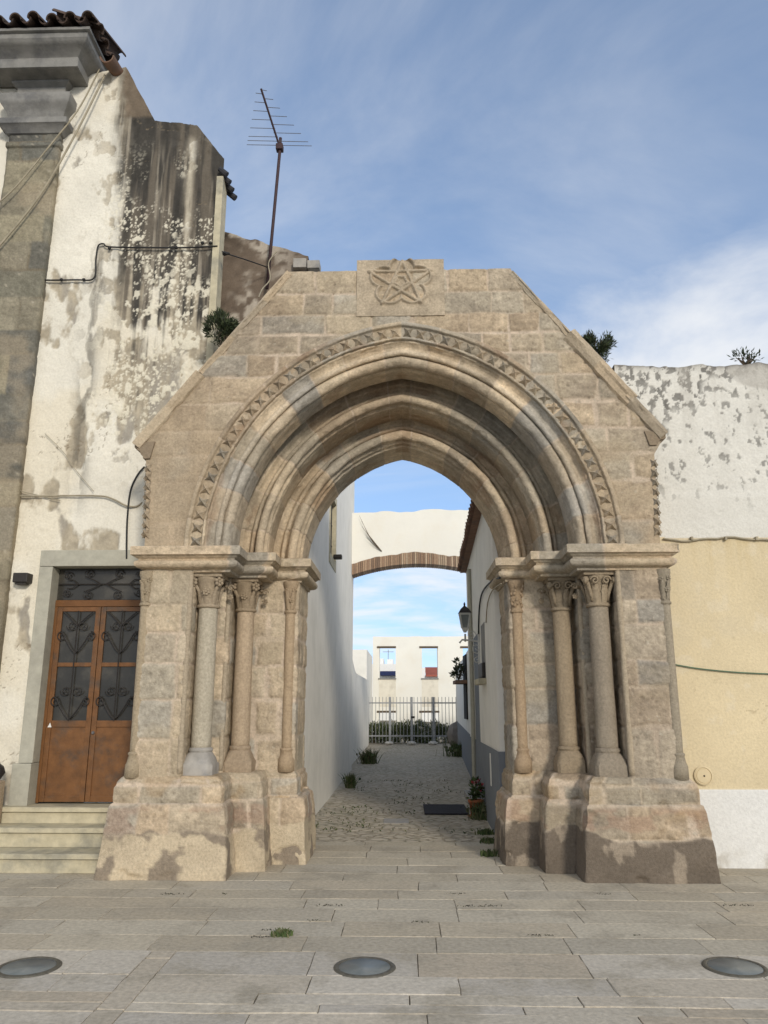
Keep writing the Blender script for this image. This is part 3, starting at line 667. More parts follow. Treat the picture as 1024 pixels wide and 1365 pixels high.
# ------------------------------------------------------------------ left: the stained plaster house
WY = 8.60
house = thing('plaster_house', 'tall old white plaster house streaked with black stains and flaking paint left of the gateway', 'house', (-3.4, WY, 0))
DX0, DX1, DZ0, DZ1 = -4.015, -2.93, .54, 3.10
def stained_wall():
    prof_px = [(70, 110), (128, 97), (168, 88), (206, 160), (262, 166), (302, 216)]
    pts = [at(px, py, WY) for px, py in prof_px]; tx = [p.x for p in pts]; tz = [p.z for p in pts]
    tx[0] = -4.9
    res = .012; xs = np.arange(-4.62, at(297, 250, WY).x, res); zs = np.arange(0, 10.1, res)
    X, Z = np.meshgrid(xs, zs); jag = .03 * (fbm(X * 9, X * 0, 3, 3) - .5); top = np.interp(X, tx, tz) + jag; cl = Z > top; Z = np.minimum(Z, top)
    n = fbm(X * 2, Z * 2, 5, 31); nf = fbm(X * 14, Z * 14, 4, 32)
    col = np.array((.735, .70, .605)) * (.88 + .20 * n)[..., None]
    col = lerpc(col, (.68, .60, .445), sst(.48, .66, fbm(X * .9 + 2, Z * .7, 5, 33)) * .45)
    # exposed grey-tan undercoat with irregular edges
    x_s = np.interp(Z, [3, 7.4, 9.9], [at(176, 300, WY).x, at(163, 300, WY).x, at(166, 90, WY).x]) + .05 * (fbm(Z * 7, Z * 0, 5, 37) - .5) * 2
    under = sst(.49, .56, fbm(X * 2.6, Z * 1.5, 6, 34) + .30 * sst(-.25, .15, X - x_s) * sst(3.7, 5.0, Z) - .135)
    under = np.maximum(under, sst(.57, .63, fbm(X * 7, Z * 4.5, 5, 134)) * sst(-.75, .1, X - x_s) * sst(3.8, 4.8, Z))
    ucol = np.array((.40, .345, .255)) * (.62 + .65 * nf)[..., None]; ucol = lerpc(ucol, (.27, .25, .22), sst(.5, .64, fbm(X * 4, Z * 1.1, 4, 44)) * .8)
    col = col + (ucol - col) * (under * .9)[..., None]
    # black rain streaks from the parapet
    depth = top - Z; rgt = sst(-.03, .05, X - x_s); rg2 = sst(-.22, .16, X - x_s + .25 * (fbm(X * 9, Z * 2.2, 4, 46) - .5))
    str1 = fbm(X * 6, Z * .22, 3, 35); str2 = fbm(X * 19, Z * .7, 4, 36); br = fbm(X * 5, Z * 3.5, 5, 45)
    v = .50 * str1 + .46 * str2 + .30 * br + .80 * np.exp(-(depth / 1.9) ** 2) - .05 * np.clip(depth - 1.9, 0, 9)
    drip = rg2 * sst(.58, .80, v) * sst(5.4, 3.2, depth)
    gap = np.exp(-((X - np.interp(Z, [6, 9.5], [at(243, 400, WY).x, at(256, 180, WY).x])) / .055) ** 2) * sst(.34, .62, fbm(X * 12, Z * 1.6, 3, 38)) * sst(.12, .3, depth); drip = drip * (1 - .85 * gap)
    col = lerpc(col, (.60, .55, .44), gap * .5 * rgt)
    side2 = np.exp(-((X - np.interp(Z, [4, 7.5], [at(105, 620, WY).x, at(133, 330, WY).x])) / .11) ** 2) * sst(.47, .57, fbm(X * 8, Z * 2.4, 5, 39)) * sst(7.7, 6.8, Z) * sst(3.5, 4.4, Z); drip = np.maximum(drip, side2 * .62)
    up = rgt * sst(9.16, 9.24, Z + .03 * nf)
    dcol = np.array((.052, .048, .042)) * (.5 + 1.0 * fbm(X * 9, Z * 4, 5, 40))[..., None]
    dcol = lerpc(dcol, (.15, .128, .10), sst(.42, .66, fbm(X * 13, Z * .8, 5, 41)) * .8); dcol = lerpc(dcol, (.30, .265, .21), sst(.56, .72, fbm(X * 21, Z * .9, 4, 47)) * sst(.2, .8, depth) * .8)
    col = col + (dcol - col) * np.clip(drip, 0, 1)[..., None]
    bcol = np.array((.16, .125, .09)) * (.6 + .8 * fbm(X * 12, Z * 6, 5, 42))[..., None]; col = col + (bcol - col) * (up * .9)[..., None]
    # pale flakes and lichen dots
    lz = sst(9.0, 7.6, Z) * sst(4.2, 5.0, Z) * sst(-.5, .12, X - x_s)
    wob = .012 * (fbm(X * 40, Z * 40, 2, 59) - .5) * 2; wob2 = .012 * (fbm(X * 40 + 7, Z * 40, 2, 57) - .5) * 2
    Xs, Zs = X + wob, (Z + wob2) * .8
    sp = np.maximum(spots(Xs, Zs, .055, 51, .6, .008, .030), np.maximum(spots(Xs + .3, Zs, .12, 55, .30, .012, .05), np.maximum(spots(Xs, Zs, .034, 58, .5, .006, .017), spots(Xs, Z * .3, .05, 68, .16, .006, .018))))
    cl1 = sst(.42, .56, fbm(X * 3.2, Z * 2.0, 5, 60) + .07 * sst(8.2, 6.2, Z)); sp = sp * cl1 * lz
    flake = sst(.64, .68, fbm(X * 9, Z * 7, 5, 63)) * lz * sst(7.4, 6.4, Z); sp = np.maximum(sp, flake)
    col = lerpc(col, np.array((.70, .655, .53)), sp * .92)
    # hairline cracks
    cr = np.abs(fbm(X * 2.4, Z * 2.4, 5, 61) - .5); crack = sst(.006, .002, cr) * sst(.45, .6, fbm(X * .8, Z * .8, 2, 62)); col = lerpc(col, (.20, .16, .11), crack * .7)
    low = sst(1.6, .6, Z) * sst(.45, .6, n); col = lerpc(col, (.40, .37, .31), low * .5)
    disp = .02 * (n - .5) + .010 * (nf - .5) - .013 * under + .006 * sp - .006 * crack
    P = np.stack([X, WY - disp, Z], -1)
    inside = (X > DX0 - .05) & (X < DX1 + .05) & (Z > .3) & (Z < DZ1 + .05)
    k = lambda m: m[:-1, :-1] & m[1:, 1:] & m[1:, :-1] & m[:-1, 1:]
    keep = ~k(inside) & ~k(cl)
    mb = MB(); mb.grid(P, col, keep)
    # right return and parapet top running back
    xe = xs[-1]; ze = float(np.interp(xe, tx, tz))
    zz = np.arange(0, ze + .03, .03); yy = np.arange(WY, 13, .06); ZZ, YY = np.meshgrid(zz, yy, indexing='ij')
    c2 = np.array((.40, .34, .25)) * (.6 + .6 * fbm(YY * 2, ZZ * 2, 4, 65))[..., None]
    mb.grid(np.stack([xe - .34 * (YY - WY), YY, ZZ], -1), c2)
    tp = P[-1]; mb.grid(np.stack([tp, np.stack([np.minimum(tp[:, 0], xe - .34 * 3.5), tp[:, 1] + 3.5, tp[:, 2]], -1)], 0), np.stack([col[-1] * .7] * 2, 0))
    mb.build('wall', M_PLASTER, house, True)
    # cream corner strip and the clay tile on top of it
    mb = MB(); p0 = at(293, 420, WY).x - .045; p = at(300, 232, WY)
    mb.box(xe - .075, xe + .012, WY - .03, WY + .2, 4, p.z - .05, (.5, .5, .5), b=.006); mb.build('corner_strip', M_STEP, house)
    for i in range(4):
        y = WY - .05 + i * .22; mb = MB(); mb.tube([(xe - .04, WY - .04 + i * .09, p.z + .05 - .035 * i), (xe + .055 + .02 * i, WY - .02 + i * .09, p.z - .03 - .05 * i)], [.035, .042], 8); mb.build('eave_tile', M_SLATE, house)
stained_wall()

def door():
    # stone surround
    mb = MB(); s = .155
    mb.box(DX0 - s, DX0, WY - .035, WY + .2, .96, DZ1, b=.008); mb.box(DX0 - s - .05, DX0, WY - .06, WY + .2, DZ0 - .012, .957, b=.008)
    mb.box(DX0 - s, DX1 + s, WY - .038, WY + .2, DZ1 + .003, DZ1 + .19, b=.008); mb.box(DX1, DX1 + s, WY - .035, WY + .2, DZ0 - .012, DZ1, b=.008)
    mb.build('door_surround', M_FRAME, house)
    YD = WY + .13
    mb = MB(); mb.box(DX0, DX1, YD + .3, YD + .32, DZ0, DZ1); mb.build('dark_room', M_DARK, house)
    zt = 2.66
    fr = MB(); fr.box(DX0 + .002, DX1 - .002, YD - .012, YD + .03, zt, zt + .075, b=.004); fr.box(DX0 + .002, DX0 + .035, YD - .01, YD + .03, DZ0, zt - .002, b=.004); fr.box(DX1 - .035, DX1 - .002, YD - .01, YD + .03, DZ0, zt - .002, b=.004)
    frame = fr.build('door_frame', M_DOORFR, house)
    # fanlight ironwork
    t = MB(); t.box(DX0 + .005, DX1 - .005, YD + .01, YD + .02, zt + .08, DZ1 - .002); t.build('fanlight', M_GLASSD, house)
    g = MB(); zc = (zt + .075 + DZ1) / 2; xm = (DX0 + DX1) / 2; y = YD - .02; r = .006
    g.tube([(DX0 + .02, y, zc), (DX1 - .02, y, zc)], r, 6)
    def scroll(o, ax, bx, r0, turns=1.35): g.tube(spiral_pts(o, ax, bx, r0, turns), r, 6)
    for sx in (-1, 1):
        for sz in (-1, 1):
            g.tube([(xm + sx * .03, y, zc), (xm + sx * .12, y, zc + sz * .05), (xm + sx * .22, y, zc + sz * .09)], r, 6)
            scroll((xm + sx * .17, y, zc + sz * .12), (sx, 0, 0), (0, 0, sz), .055)
            scroll((xm + sx * .42, y, zc + sz * .10), (-sx, 0, 0), (0, 0, sz), .05)
            g.tube([(xm + sx * .30, y, zc), (xm + sx * .36, y, zc + sz * .05), (xm + sx * .42, y, zc + sz * .05)], r, 6)
    g.build('fanlight_grille', M_IRON, house)
    xc = DX0 + .54; zmid = 1.36
    for a, b in ((DX0 + .04, xc - .004), (xc + .004, DX1 - .04)):
        m = MB(); st = .055
        m.box(a, a + st, YD - .015, YD + .025, DZ0 + .01, zt - .005, b=.004); m.box(b - st, b, YD - .015, YD + .025, DZ0 + .01, zt - .005, b=.004)
        for z0, z1 in ((DZ0 + .01, DZ0 + .07), (zmid - .03, zmid + .04), (1.985, 2.03), (zt - .055, zt - .005)): m.box(a + st + .001, b - st - .001, YD - .013, YD + .023, z0, z1, b=.004)
        m.box(a + st, b - st, YD, YD + .012, DZ0 + .07, zmid - .03)
        leafo = m.build('door_leaf', M_DOOR, house)
        gl = MB(); gl.box(a + st, b - st, YD + .006, YD + .012, zmid + .04, 1.985); gl.box(a + st, b - st, YD + .006, YD + .012, 2.03, zt - .055); gl.build('glass', M_GLASSD, leafo)
        g = MB(); xm = (a + b) / 2; y = YD - .03; r = .0075; g.tube([(xm, y, zmid + .04), (xm, y, zt - .05)], r, 6)
        def sc(o, ax, bx, r0, turns=1.25): g.tube(spiral_pts(o, ax, bx, r0 * 1.15, turns, inner=.28), r * .8, 6)
        for base in (zmid + .05, 1.70, 2.13, 2.42):
            for sx in (-1, 1):
                if base in (1.70, 2.42): 
                    sc((xm + sx * .065, y, base + .02), (sx, 0, 0), (0, 0, -1), .05); continue
                top = base + .22
                g.tube([(xm, y, base), (xm + sx * .05, y, base + .05), (xm + sx * .11, y, base + .14), (xm + sx * .15, y, top), (xm + sx * .185, y, top + .02)], r, 6)
                sc((xm + sx * .165, y, top - .03), (0, 0, 1), (sx, 0, 0), .05)
        for sx in (-1, 1):
            g.tube([(xm, y, 2.44), (xm + sx * .08, y, 2.52), (xm + sx * .17, y, zt - .06)], r, 6)
        g.build('grille', M_IRON, leafo)
        if a > xc:
            h = MB(); h.lathe(a + .03, 0, [(.0, 0), (.018, 0), (.018, .012), (.012, .02)], 12)
            h.v = [(vx, YD - .015 - vz, zmid - .09 + vy) for vx, vy, vz in h.v]; h.build('lock', M_ALU, leafo)
        else:
            h = MB(); p = at(66, 967, YD - .02); h.prism([(p.x - .022, YD - .012, p.z - .02), (p.x + .022, YD - .012, p.z - .02), (p.x + .004, YD - .012, p.z + .03)], (0, -.004, 0)); h.build('sticker', M_WHITE, leafo)
door()
# three steps with nosings
steps = thing('stone_steps', 'three worn yellowish stone steps up to the rusty brown door', 'steps', (-3.9, 8.2, 0))
sx1 = -2.80
for k, (yf, zt, zb) in enumerate(((7.89, .178, 0), (8.20, .366, 0), (8.45, .53, 0))):
    rn = random.Random(k); x0 = -5.2 if k < 2 else -4.28; x1 = sx1 + .02 * k
    m = MB(); yb = (8.20, 8.45, WY + .2)[k]
    m.box(x0 + .03, x1, yf + .025, yb + .02, (0, .178, .366)[k], zt - .052, b=.004)
    m.build('riser', M_STEP, steps)
    m = MB(); n = 40; P = np.zeros((n, 6, 3))
    for i in range(n):
        x = x0 + (x1 - x0) * i / (n - 1); e = .012 * (float(fbm(np.array(x * 4), np.array(k * 3.), 3, 5)) - .5)
        for j, (y, z) in enumerate(((yb + .02, zt - .05), (yf + .01, zt - .05), (yf - .012 + e, zt - .045), (yf - .012 + e, zt - .008), (yf + e, zt + e * .3), (yb + .02, zt))): P[i, j] = (x, y, z)
    m.grid(P, np.full((n, 6, 3), .4)); m.add(P[0], [(0, 1, 2, 3, 4, 5)]); m.add(P[-1], [(5, 4, 3, 2, 1, 0)])
    m.build('tread', M_STEP, steps)
# stone post with an iron ball, cut by the left edge of the picture
post = thing('stone_post', 'short brown stone post with a dark iron ball on top beside the steps', 'post', (at(-19, 1090, 8.3).x, 8.36, .366))
px_ = post.location.x
m = MB(); m.box(px_ - .1, px_ + .10, 8.26, 8.44, .372, .80, STONE[4], b=.02); m.build('shaft', M_STONE, post, True)
m = MB(); ball(m, (px_ + .02, 8.35, .885), .095, (.04, .03, .03), 3); m.build('ball', M_IRON, post, True)
# wall lamp box
p = at(34, 772, WY); m = MB(); m.box(p.x - .085, p.x + .085, WY - .13, WY + .01, p.z - .055, p.z + .055, b=.012); m.box(p.x - .06, p.x + .06, WY - .11, WY - .03, p.z - .075, p.z - .052)
tag(m.build('wall_lamp', M_IRON), 'small black box lamp on the white wall beside the brown door', 'lamp')

# ------------------------------------------------------------------ far left: the house with the grey pilaster and tiled eave
town = thing('corniced_house', 'house at the left edge with grey stone pilaster, heavy cornice and clay tile eave', 'house', (-6, WY, 0))
m = MB(); m.box(-9, -4.63, WY + .005, WY + 3, 0, 9.9); m.build('wall', M_CREAM, town)
PALP = .82 * np.array([(.30, .27, .20), (.20, .195, .165), (.25, .235, .18), (.17, .168, .15), (.33, .295, .21), (.22, .21, .175)])
def cpil(u, v): 
    c, d = ashlar(u, v, rows_for(3, 9, .28, .52, 8), .6, .9, 71, jw=.008, pal=PALP, mortar=np.array((.2, .17, .12))); return c, d * .6
m = MB(); pil = [(-5.17, WY + .02), (-5.17, WY - .08), (-4.5, WY - .08), (-4.5, WY + .02)]
plan_sheet(m, pil, [(0, 0), (0, 8.66), (.02, 8.665), (.02, 8.74), (0, 8.745), (0, 8.88)], .03, cpil, -1); m.build('pilaster', M_STONE, town, True)
def cg(c0):
    def f(u, v): return np.array(c0) * (.7 + .6 * fbm(u * 3, v * 5, 4, 81))[..., None], .006 * (fbm(u * 8, v * 8, 3, 82) - .5)
    return f
m = MB()
plan_sheet(m, pil, [(.0, 8.85), (.03, 8.86), (.05, 8.89), (.10, 8.94), (.12, 8.95), (.12, 9.03), (.03, 9.06), (.03, 9.10), (.06, 9.18), (.13, 9.28), (.14, 9.36), (.14, 9.40)], .05, cg((.28, .255, .195)), -1, zres=.03)
m.build('capital', M_CORN, town, 34)
m = MB(); plan_sheet(m, [(-5.15, WY + .02), (-5.15, WY - .08), (-4.5, WY - .08), (-4.5, WY + .3)], [(.03, 9.38), (.0, 9.42), (.0, 9.60), (.06, 9.64), (.06, 9.67)], .05, cg((.25, .24, .22)), -1, zres=.03); m.build('frieze', M_CORN, town, 34)
m = MB(); cpl = [(-9, WY - .08), (-4.5, WY - .08), (-4.5, WY + 2.5)]
plan_sheet(m, cpl, [(-.05, 9.665), (.25, 9.67), (.265, 9.675), (.265, 9.80), (.25, 9.81), (.25, 9.83), (.28, 9.86), (.34, 9.90), (.40, 9.93), (.43, 9.97), (.43, 10.04), (.47, 10.05), (.47, 10.09), (-.2, 10.10)], .06, cg((.2, .2, .19)), -1, zres=.03); m.build('cornice', M_CORN, town, 34)
m = MB(); rn = random.Random(3)
def half_tile(mb, p, d, r0, r1, L, up=True):
    d = Vector(d).normalized(); s_ = d.cross(Vector((0, 0, 1))).normalized(); u = s_.cross(d); n = 10; vo = []; vi = []
    for e, r in ((0, r0), (L, r1)):
        for rr in (r, r - .016):
            for k in range(n + 1):
                a = math.pi * k / n; vo.append(Vector(p) + d * e + s_ * (math.cos(a) * rr) + u * (math.sin(a) * rr * (1 if up else -1)))
    N = n + 1; f = []
    for k in range(n):
        f += [(k, k + 1, 2 * N + k + 1, 2 * N + k), (N + k, 3 * N + k, 3 * N + k + 1, N + k + 1), (k, N + k, N + k + 1, k + 1), (2 * N + k, 2 * N + k + 1, 3 * N + k + 1, 3 * N + k)]
    mb.add(vo, f)
for i in range(18):
    x = -4.02 - i * .235; y = WY - .08 - .56 + rn.uniform(-.02, .02)
    half_tile(m, (x, y, 10.13 + rn.uniform(-.01, .01)), (0, 1, .42), .082, .07, 1.2)
    half_tile(m, (x - .117, y + .02, 10.17), (0, 1, .42), .075, .085, 1.2, False)
for i in range(7):
    y = WY - .45 + i * .235
    half_tile(m, (-4.5 + .56 + rn.uniform(-.015, .015), y, 10.13), (-1, 0, .42), .082, .07, .7)
    half_tile(m, (-4.5 + .54, y + .117, 10.17), (-1, 0, .42), .075, .085, .7, False)
half_tile(m, (-4.03, WY - .57, 10.19), (-1, 1, .55), .08, .07, .7)
m.build('roof_tiles', M_TILE, town)
m = MB(); m.prism([(-9, WY - .5, 10.12), (-4.3, WY - .5, 10.12), (-4.9, WY + .8, 10.6), (-9, WY + .8, 10.6)], (0, .02, .03)); m.build('roof', M_TILE, town)
# broken clay gutter spout under the eave end
p = at(150, 95, WY); m = MB(); half_tile(m, (p.x + .03, WY - .28, p.z - .02), (.1, 1, .1), .10, .085, .5, False)
tag(m.build('gutter_tile', M_TILER), 'single brown gutter tile jutting out under the end of the tiled eave', 'gutter tile')

# ------------------------------------------------------------------ the alley house (left side of the alley, end wall above the gable's left slope)
AXL = -1.32; AY0, AY1 = 9.42, 19.6
alley_house = thing('whitewashed_house', 'tall whitewashed house along the left side of the alley with one small window', 'house', (-2, 14, 0))
def alley_left():
    pa = at(296, 308, AY0); pb = at(427, 346, AY0)
    zr = pb.z
    wy0, wy1, wz0, wz1 = 13.25, 14.25, 4.15, 5.25
    mb = MB()
    def wallquad(y0, y1, z0, z1):
        ny = max(2, int((y1 - y0) / .12)); nz_ = max(2, int((z1 - z0) / .12)); Yg, Zg = np.meshgrid(np.linspace(y0, y1, ny), np.linspace(z0, z1, nz_))
        bul = .02 * (fbm(Yg * .5, Zg * .5, 3, 9) - .5); P = np.stack([AXL + bul - .0 * Yg, Yg, Zg], -1)
        mb.grid(P, np.full(P.shape, .6))
    wallquad(AY0, wy0, 0, 8.6); wallquad(wy1, AY1, 0, 8.6); wallquad(wy0, wy1, 0, wz0); wallquad(wy0, wy1, wz1, 8.6)
    mb.add([(AXL, AY1, 0), (-6, AY1, 0), (-6, AY1, 8.6), (AXL, AY1, 8.6)], [(0, 1, 2, 3)])
    mb.add([(-6, AY0, 8.6), (AXL, AY0, 8.6), (AXL, AY1, 8.6), (-6, AY1, 8.6)], [(0, 1, 2, 3)])
    mb.build('alley_wall', M_LIME, alley_house, True)
    # window
    m = MB(); xx = AXL
    m.box(xx - .25, xx + .02, wy0 - .10, wy0, wz0 - .18, wz1 + .14, b=.005); m.box(xx - .25, xx + .02, wy1, wy1 + .12, wz0 - .18, wz1 + .14, b=.005)
    m.box(xx - .25, xx + .018, wy0 + .001, wy1 - .001, wz1, wz1 + .14, b=.005); m.box(xx - .25, xx + .018, wy0 + .001, wy1 - .001, wz0 - .18, wz0, b=.005)
    w = m.build('window', M_STEP, alley_house)
    m = MB(); m.box(xx - .22, xx - .18, wy0, wy1, wz0, wz1); m.build('pane', M_GLASSD, w)
    m = MB()
    for k in range(5): y = wy0 + .1 + k * .2; m.tube([(xx - .06, y, wz0 + .02), (xx - .06, y, wz1 - .02)], .010, 6)
    for z in (wz0 + .3, wz0 + .7): m.tube([(xx - .06, wy0, z), (xx - .06, wy1, z)], .010, 6)
    m.build('bars', M_IRON, w)
    m = MB(); m.box(xx + .0, xx + .16, wy0 + .7, wy0 + .85, wz0 + .02, wz0 + .10, b=.02); m.build('lamp', M_IRON, w)
    # rough stone end wall seen above the gable's left slope
    res = .03; xs = np.arange(-3.4, AXL + res, res); zs = np.arange(0, 9, res); X, Z = np.meshgrid(xs, zs); xs2 = [-3.4, pa.x, pb.x, AXL + .2]; zz2 = [pa.z + .2, pa.z, pb.z, pb.z - .05]
    top = np.interp(X, xs2, zz2) + .05 * (fbm(X * 6, X * 0, 3, 2) - .5); cl = Z > top; Z = np.minimum(Z, top)
    n = fbm(X * 3, Z * 3, 5, 91); n5 = fbm(X * 11, Z * 13, 5, 95); col = np.array((.135, .105, .08)) * (.4 + .7 * n + .6 * n5)[..., None]
    wm = sst(.46, .58, fbm(X * 2.2 + 3, Z * 2.2, 5, 92)) * sst(pb.x - .15, pb.x - .75, X); col = lerpc(col, (.48, .43, .36), wm * .8 * sst(.35, .55, n5))
    k = lambda q: q[:-1, :-1] & q[1:, 1:] & q[1:, :-1] & q[:-1, 1:]
    P = np.stack([X, AY0 - .01 - .05 * (n - .5), Z], -1); mb = MB(); mb.grid(P, col, ~k(cl)); t = P[-1]; mb.grid(np.stack([t, t + np.array((0, .5, -.02))], 0), np.stack([col[-1]] * 2, 0))
    mb.build('end_wall', M_PLASTER, alley_house, True)
    # capping bricks at the corner
    m = MB(); p = at(404, 352, AY0); m.box(p.x - .12, p.x + .06, AY0 - .12, AY0 + .1, p.z - .12, p.z + .02, b=.01); m.box(p.x + .07, p.x + .24, AY0 - .10, AY0 + .1, p.z - .12, p.z + .0, b=.01); m.build('capping_block', M_MARBLE, alley_house)
# the solid alley wall top must stay below the sky line seen past the gable
_pb = at(427, 346, AY0)
def fix_top(ob, z0):
    pass
alley_left()
for ob in list(alley_house.children):
    if ob.name.startswith('alley_wall'):
        me = ob.data; zl = _pb.z - .12
        for v in me.vertices:
            wy = v.co.y + 14; lim = zl + max(0, (wy - AY0)) * .0
            if v.co.z > lim: v.co.z = lim
# low curved garden wall beyond
gw = MB(); P = []; n = 30; ys = np.linspace(AY1 - .02, 30.6, n)
for i, y in enumerate(ys):
    t = (y - AY1) / 3.2; z = 2.95 - .55 * float(sst(0., 1., np.array(t))) ; P.append((y, z))
for i in range(n - 1):
    (y0, z0), (y1, z1) = P[i], P[i + 1]; xo = -1.42
    gw.add([(xo, y0, 0), (xo, y1, 0), (xo, y1, z1), (xo, y0, z0), (xo - .45, y0, z0), (xo - .45, y1, z1), (xo - .45, y0, 0), (xo - .45, y1, 0)], [(0, 1, 2, 3), (3, 2, 5, 4), (4, 5, 7, 6)])
gw.add([(-1.42, 30.6, 0), (-1.87, 30.6, 0), (-1.87, 30.6, P[-1][1]), (-1.42, 30.6, P[-1][1])], [(0, 1, 2, 3)])
tag(gw.build('garden_wall', M_LIME), 'low white garden wall with a curved top past the left alley house', 'wall')

# ------------------------------------------------------------------ the bridge arch over the alley
BY = 19.0
bridge = thing('bridge_arch', 'white wall with brick arch beneath bridging the alley overhead', 'arch', (.2, BY, 4.6))
def bridge_build():
    xl, xr = AXL - .05, at(626, 730, BY).x + .35
    zt0, zt1 = at(475, 684, BY).z, at(620, 678, BY).z; n = 60
    xs = np.linspace(xl, xr, n); ztop = zt0 + (zt1 - zt0) * (xs - xl) / (xr - xl) + .06 * (fbm(xs * 1.5, xs * 0, 3, 4) - .5) * 2
    def zarc(x):   # underside of the bricks
        a = at(471, 766, BY); b = at(545, 752, BY); c = at(612, 757, BY)
        co = np.polyfit([a.x, b.x, c.x], [a.z, b.z, c.z], 2); return np.polyval(co, x)
    zb = zarc(xs); th = .27
    zmid = zb + th + .05 * (fbm(xs * 3, xs * 0 + 4, 3, 5) - .5) * 2
    m = MB(); P = np.zeros((n, 5, 3))
    for i in range(n): P[i] = [(xs[i], BY, zmid[i] - .05), (xs[i], BY, zmid[i]), (xs[i], BY, ztop[i]), (xs[i], BY + .55, ztop[i]), (xs[i], BY + .55, zmid[i])]
    m.grid(P, np.full(P.shape, .6), flip=True); m.build('wall', M_RUIN, bridge)
    m = MB(); rn = random.Random(9); nb = 62
    for i in range(nb):
        a = xl + (xr - xl) * i / nb; b = xl + (xr - xl) * (i + 1) / nb - .012; za = zarc(np.array(a)); zb_ = zarc(np.array(b)); ta = float(np.interp(a, xs, zmid)) - float(za) - .005
        c = np.array(((.36, .25, .17), (.30, .20, .135), (.42, .32, .23), (.26, .18, .13))[rn.randrange(4)]) * rn.uniform(.8, 1.2); y0 = BY - .03 + rn.uniform(-.012, .012)
        v = [(a, y0, za), (b, y0, zb_), (b, y0, zb_ + ta), (a, y0, za + ta)]; m.add(v + [(x, BY + .56, z) for x, y, z in v], [(0, 1, 2, 3), (0, 4, 5, 1), (2, 6, 7, 3), (0, 3, 7, 4), (1, 5, 6, 2)], c)
    P = np.zeros((n, 4, 3))
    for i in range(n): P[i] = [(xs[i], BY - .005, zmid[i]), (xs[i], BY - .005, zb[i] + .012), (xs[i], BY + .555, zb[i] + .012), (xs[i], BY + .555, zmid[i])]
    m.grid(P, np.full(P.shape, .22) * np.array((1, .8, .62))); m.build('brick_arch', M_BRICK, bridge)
bridge_build()

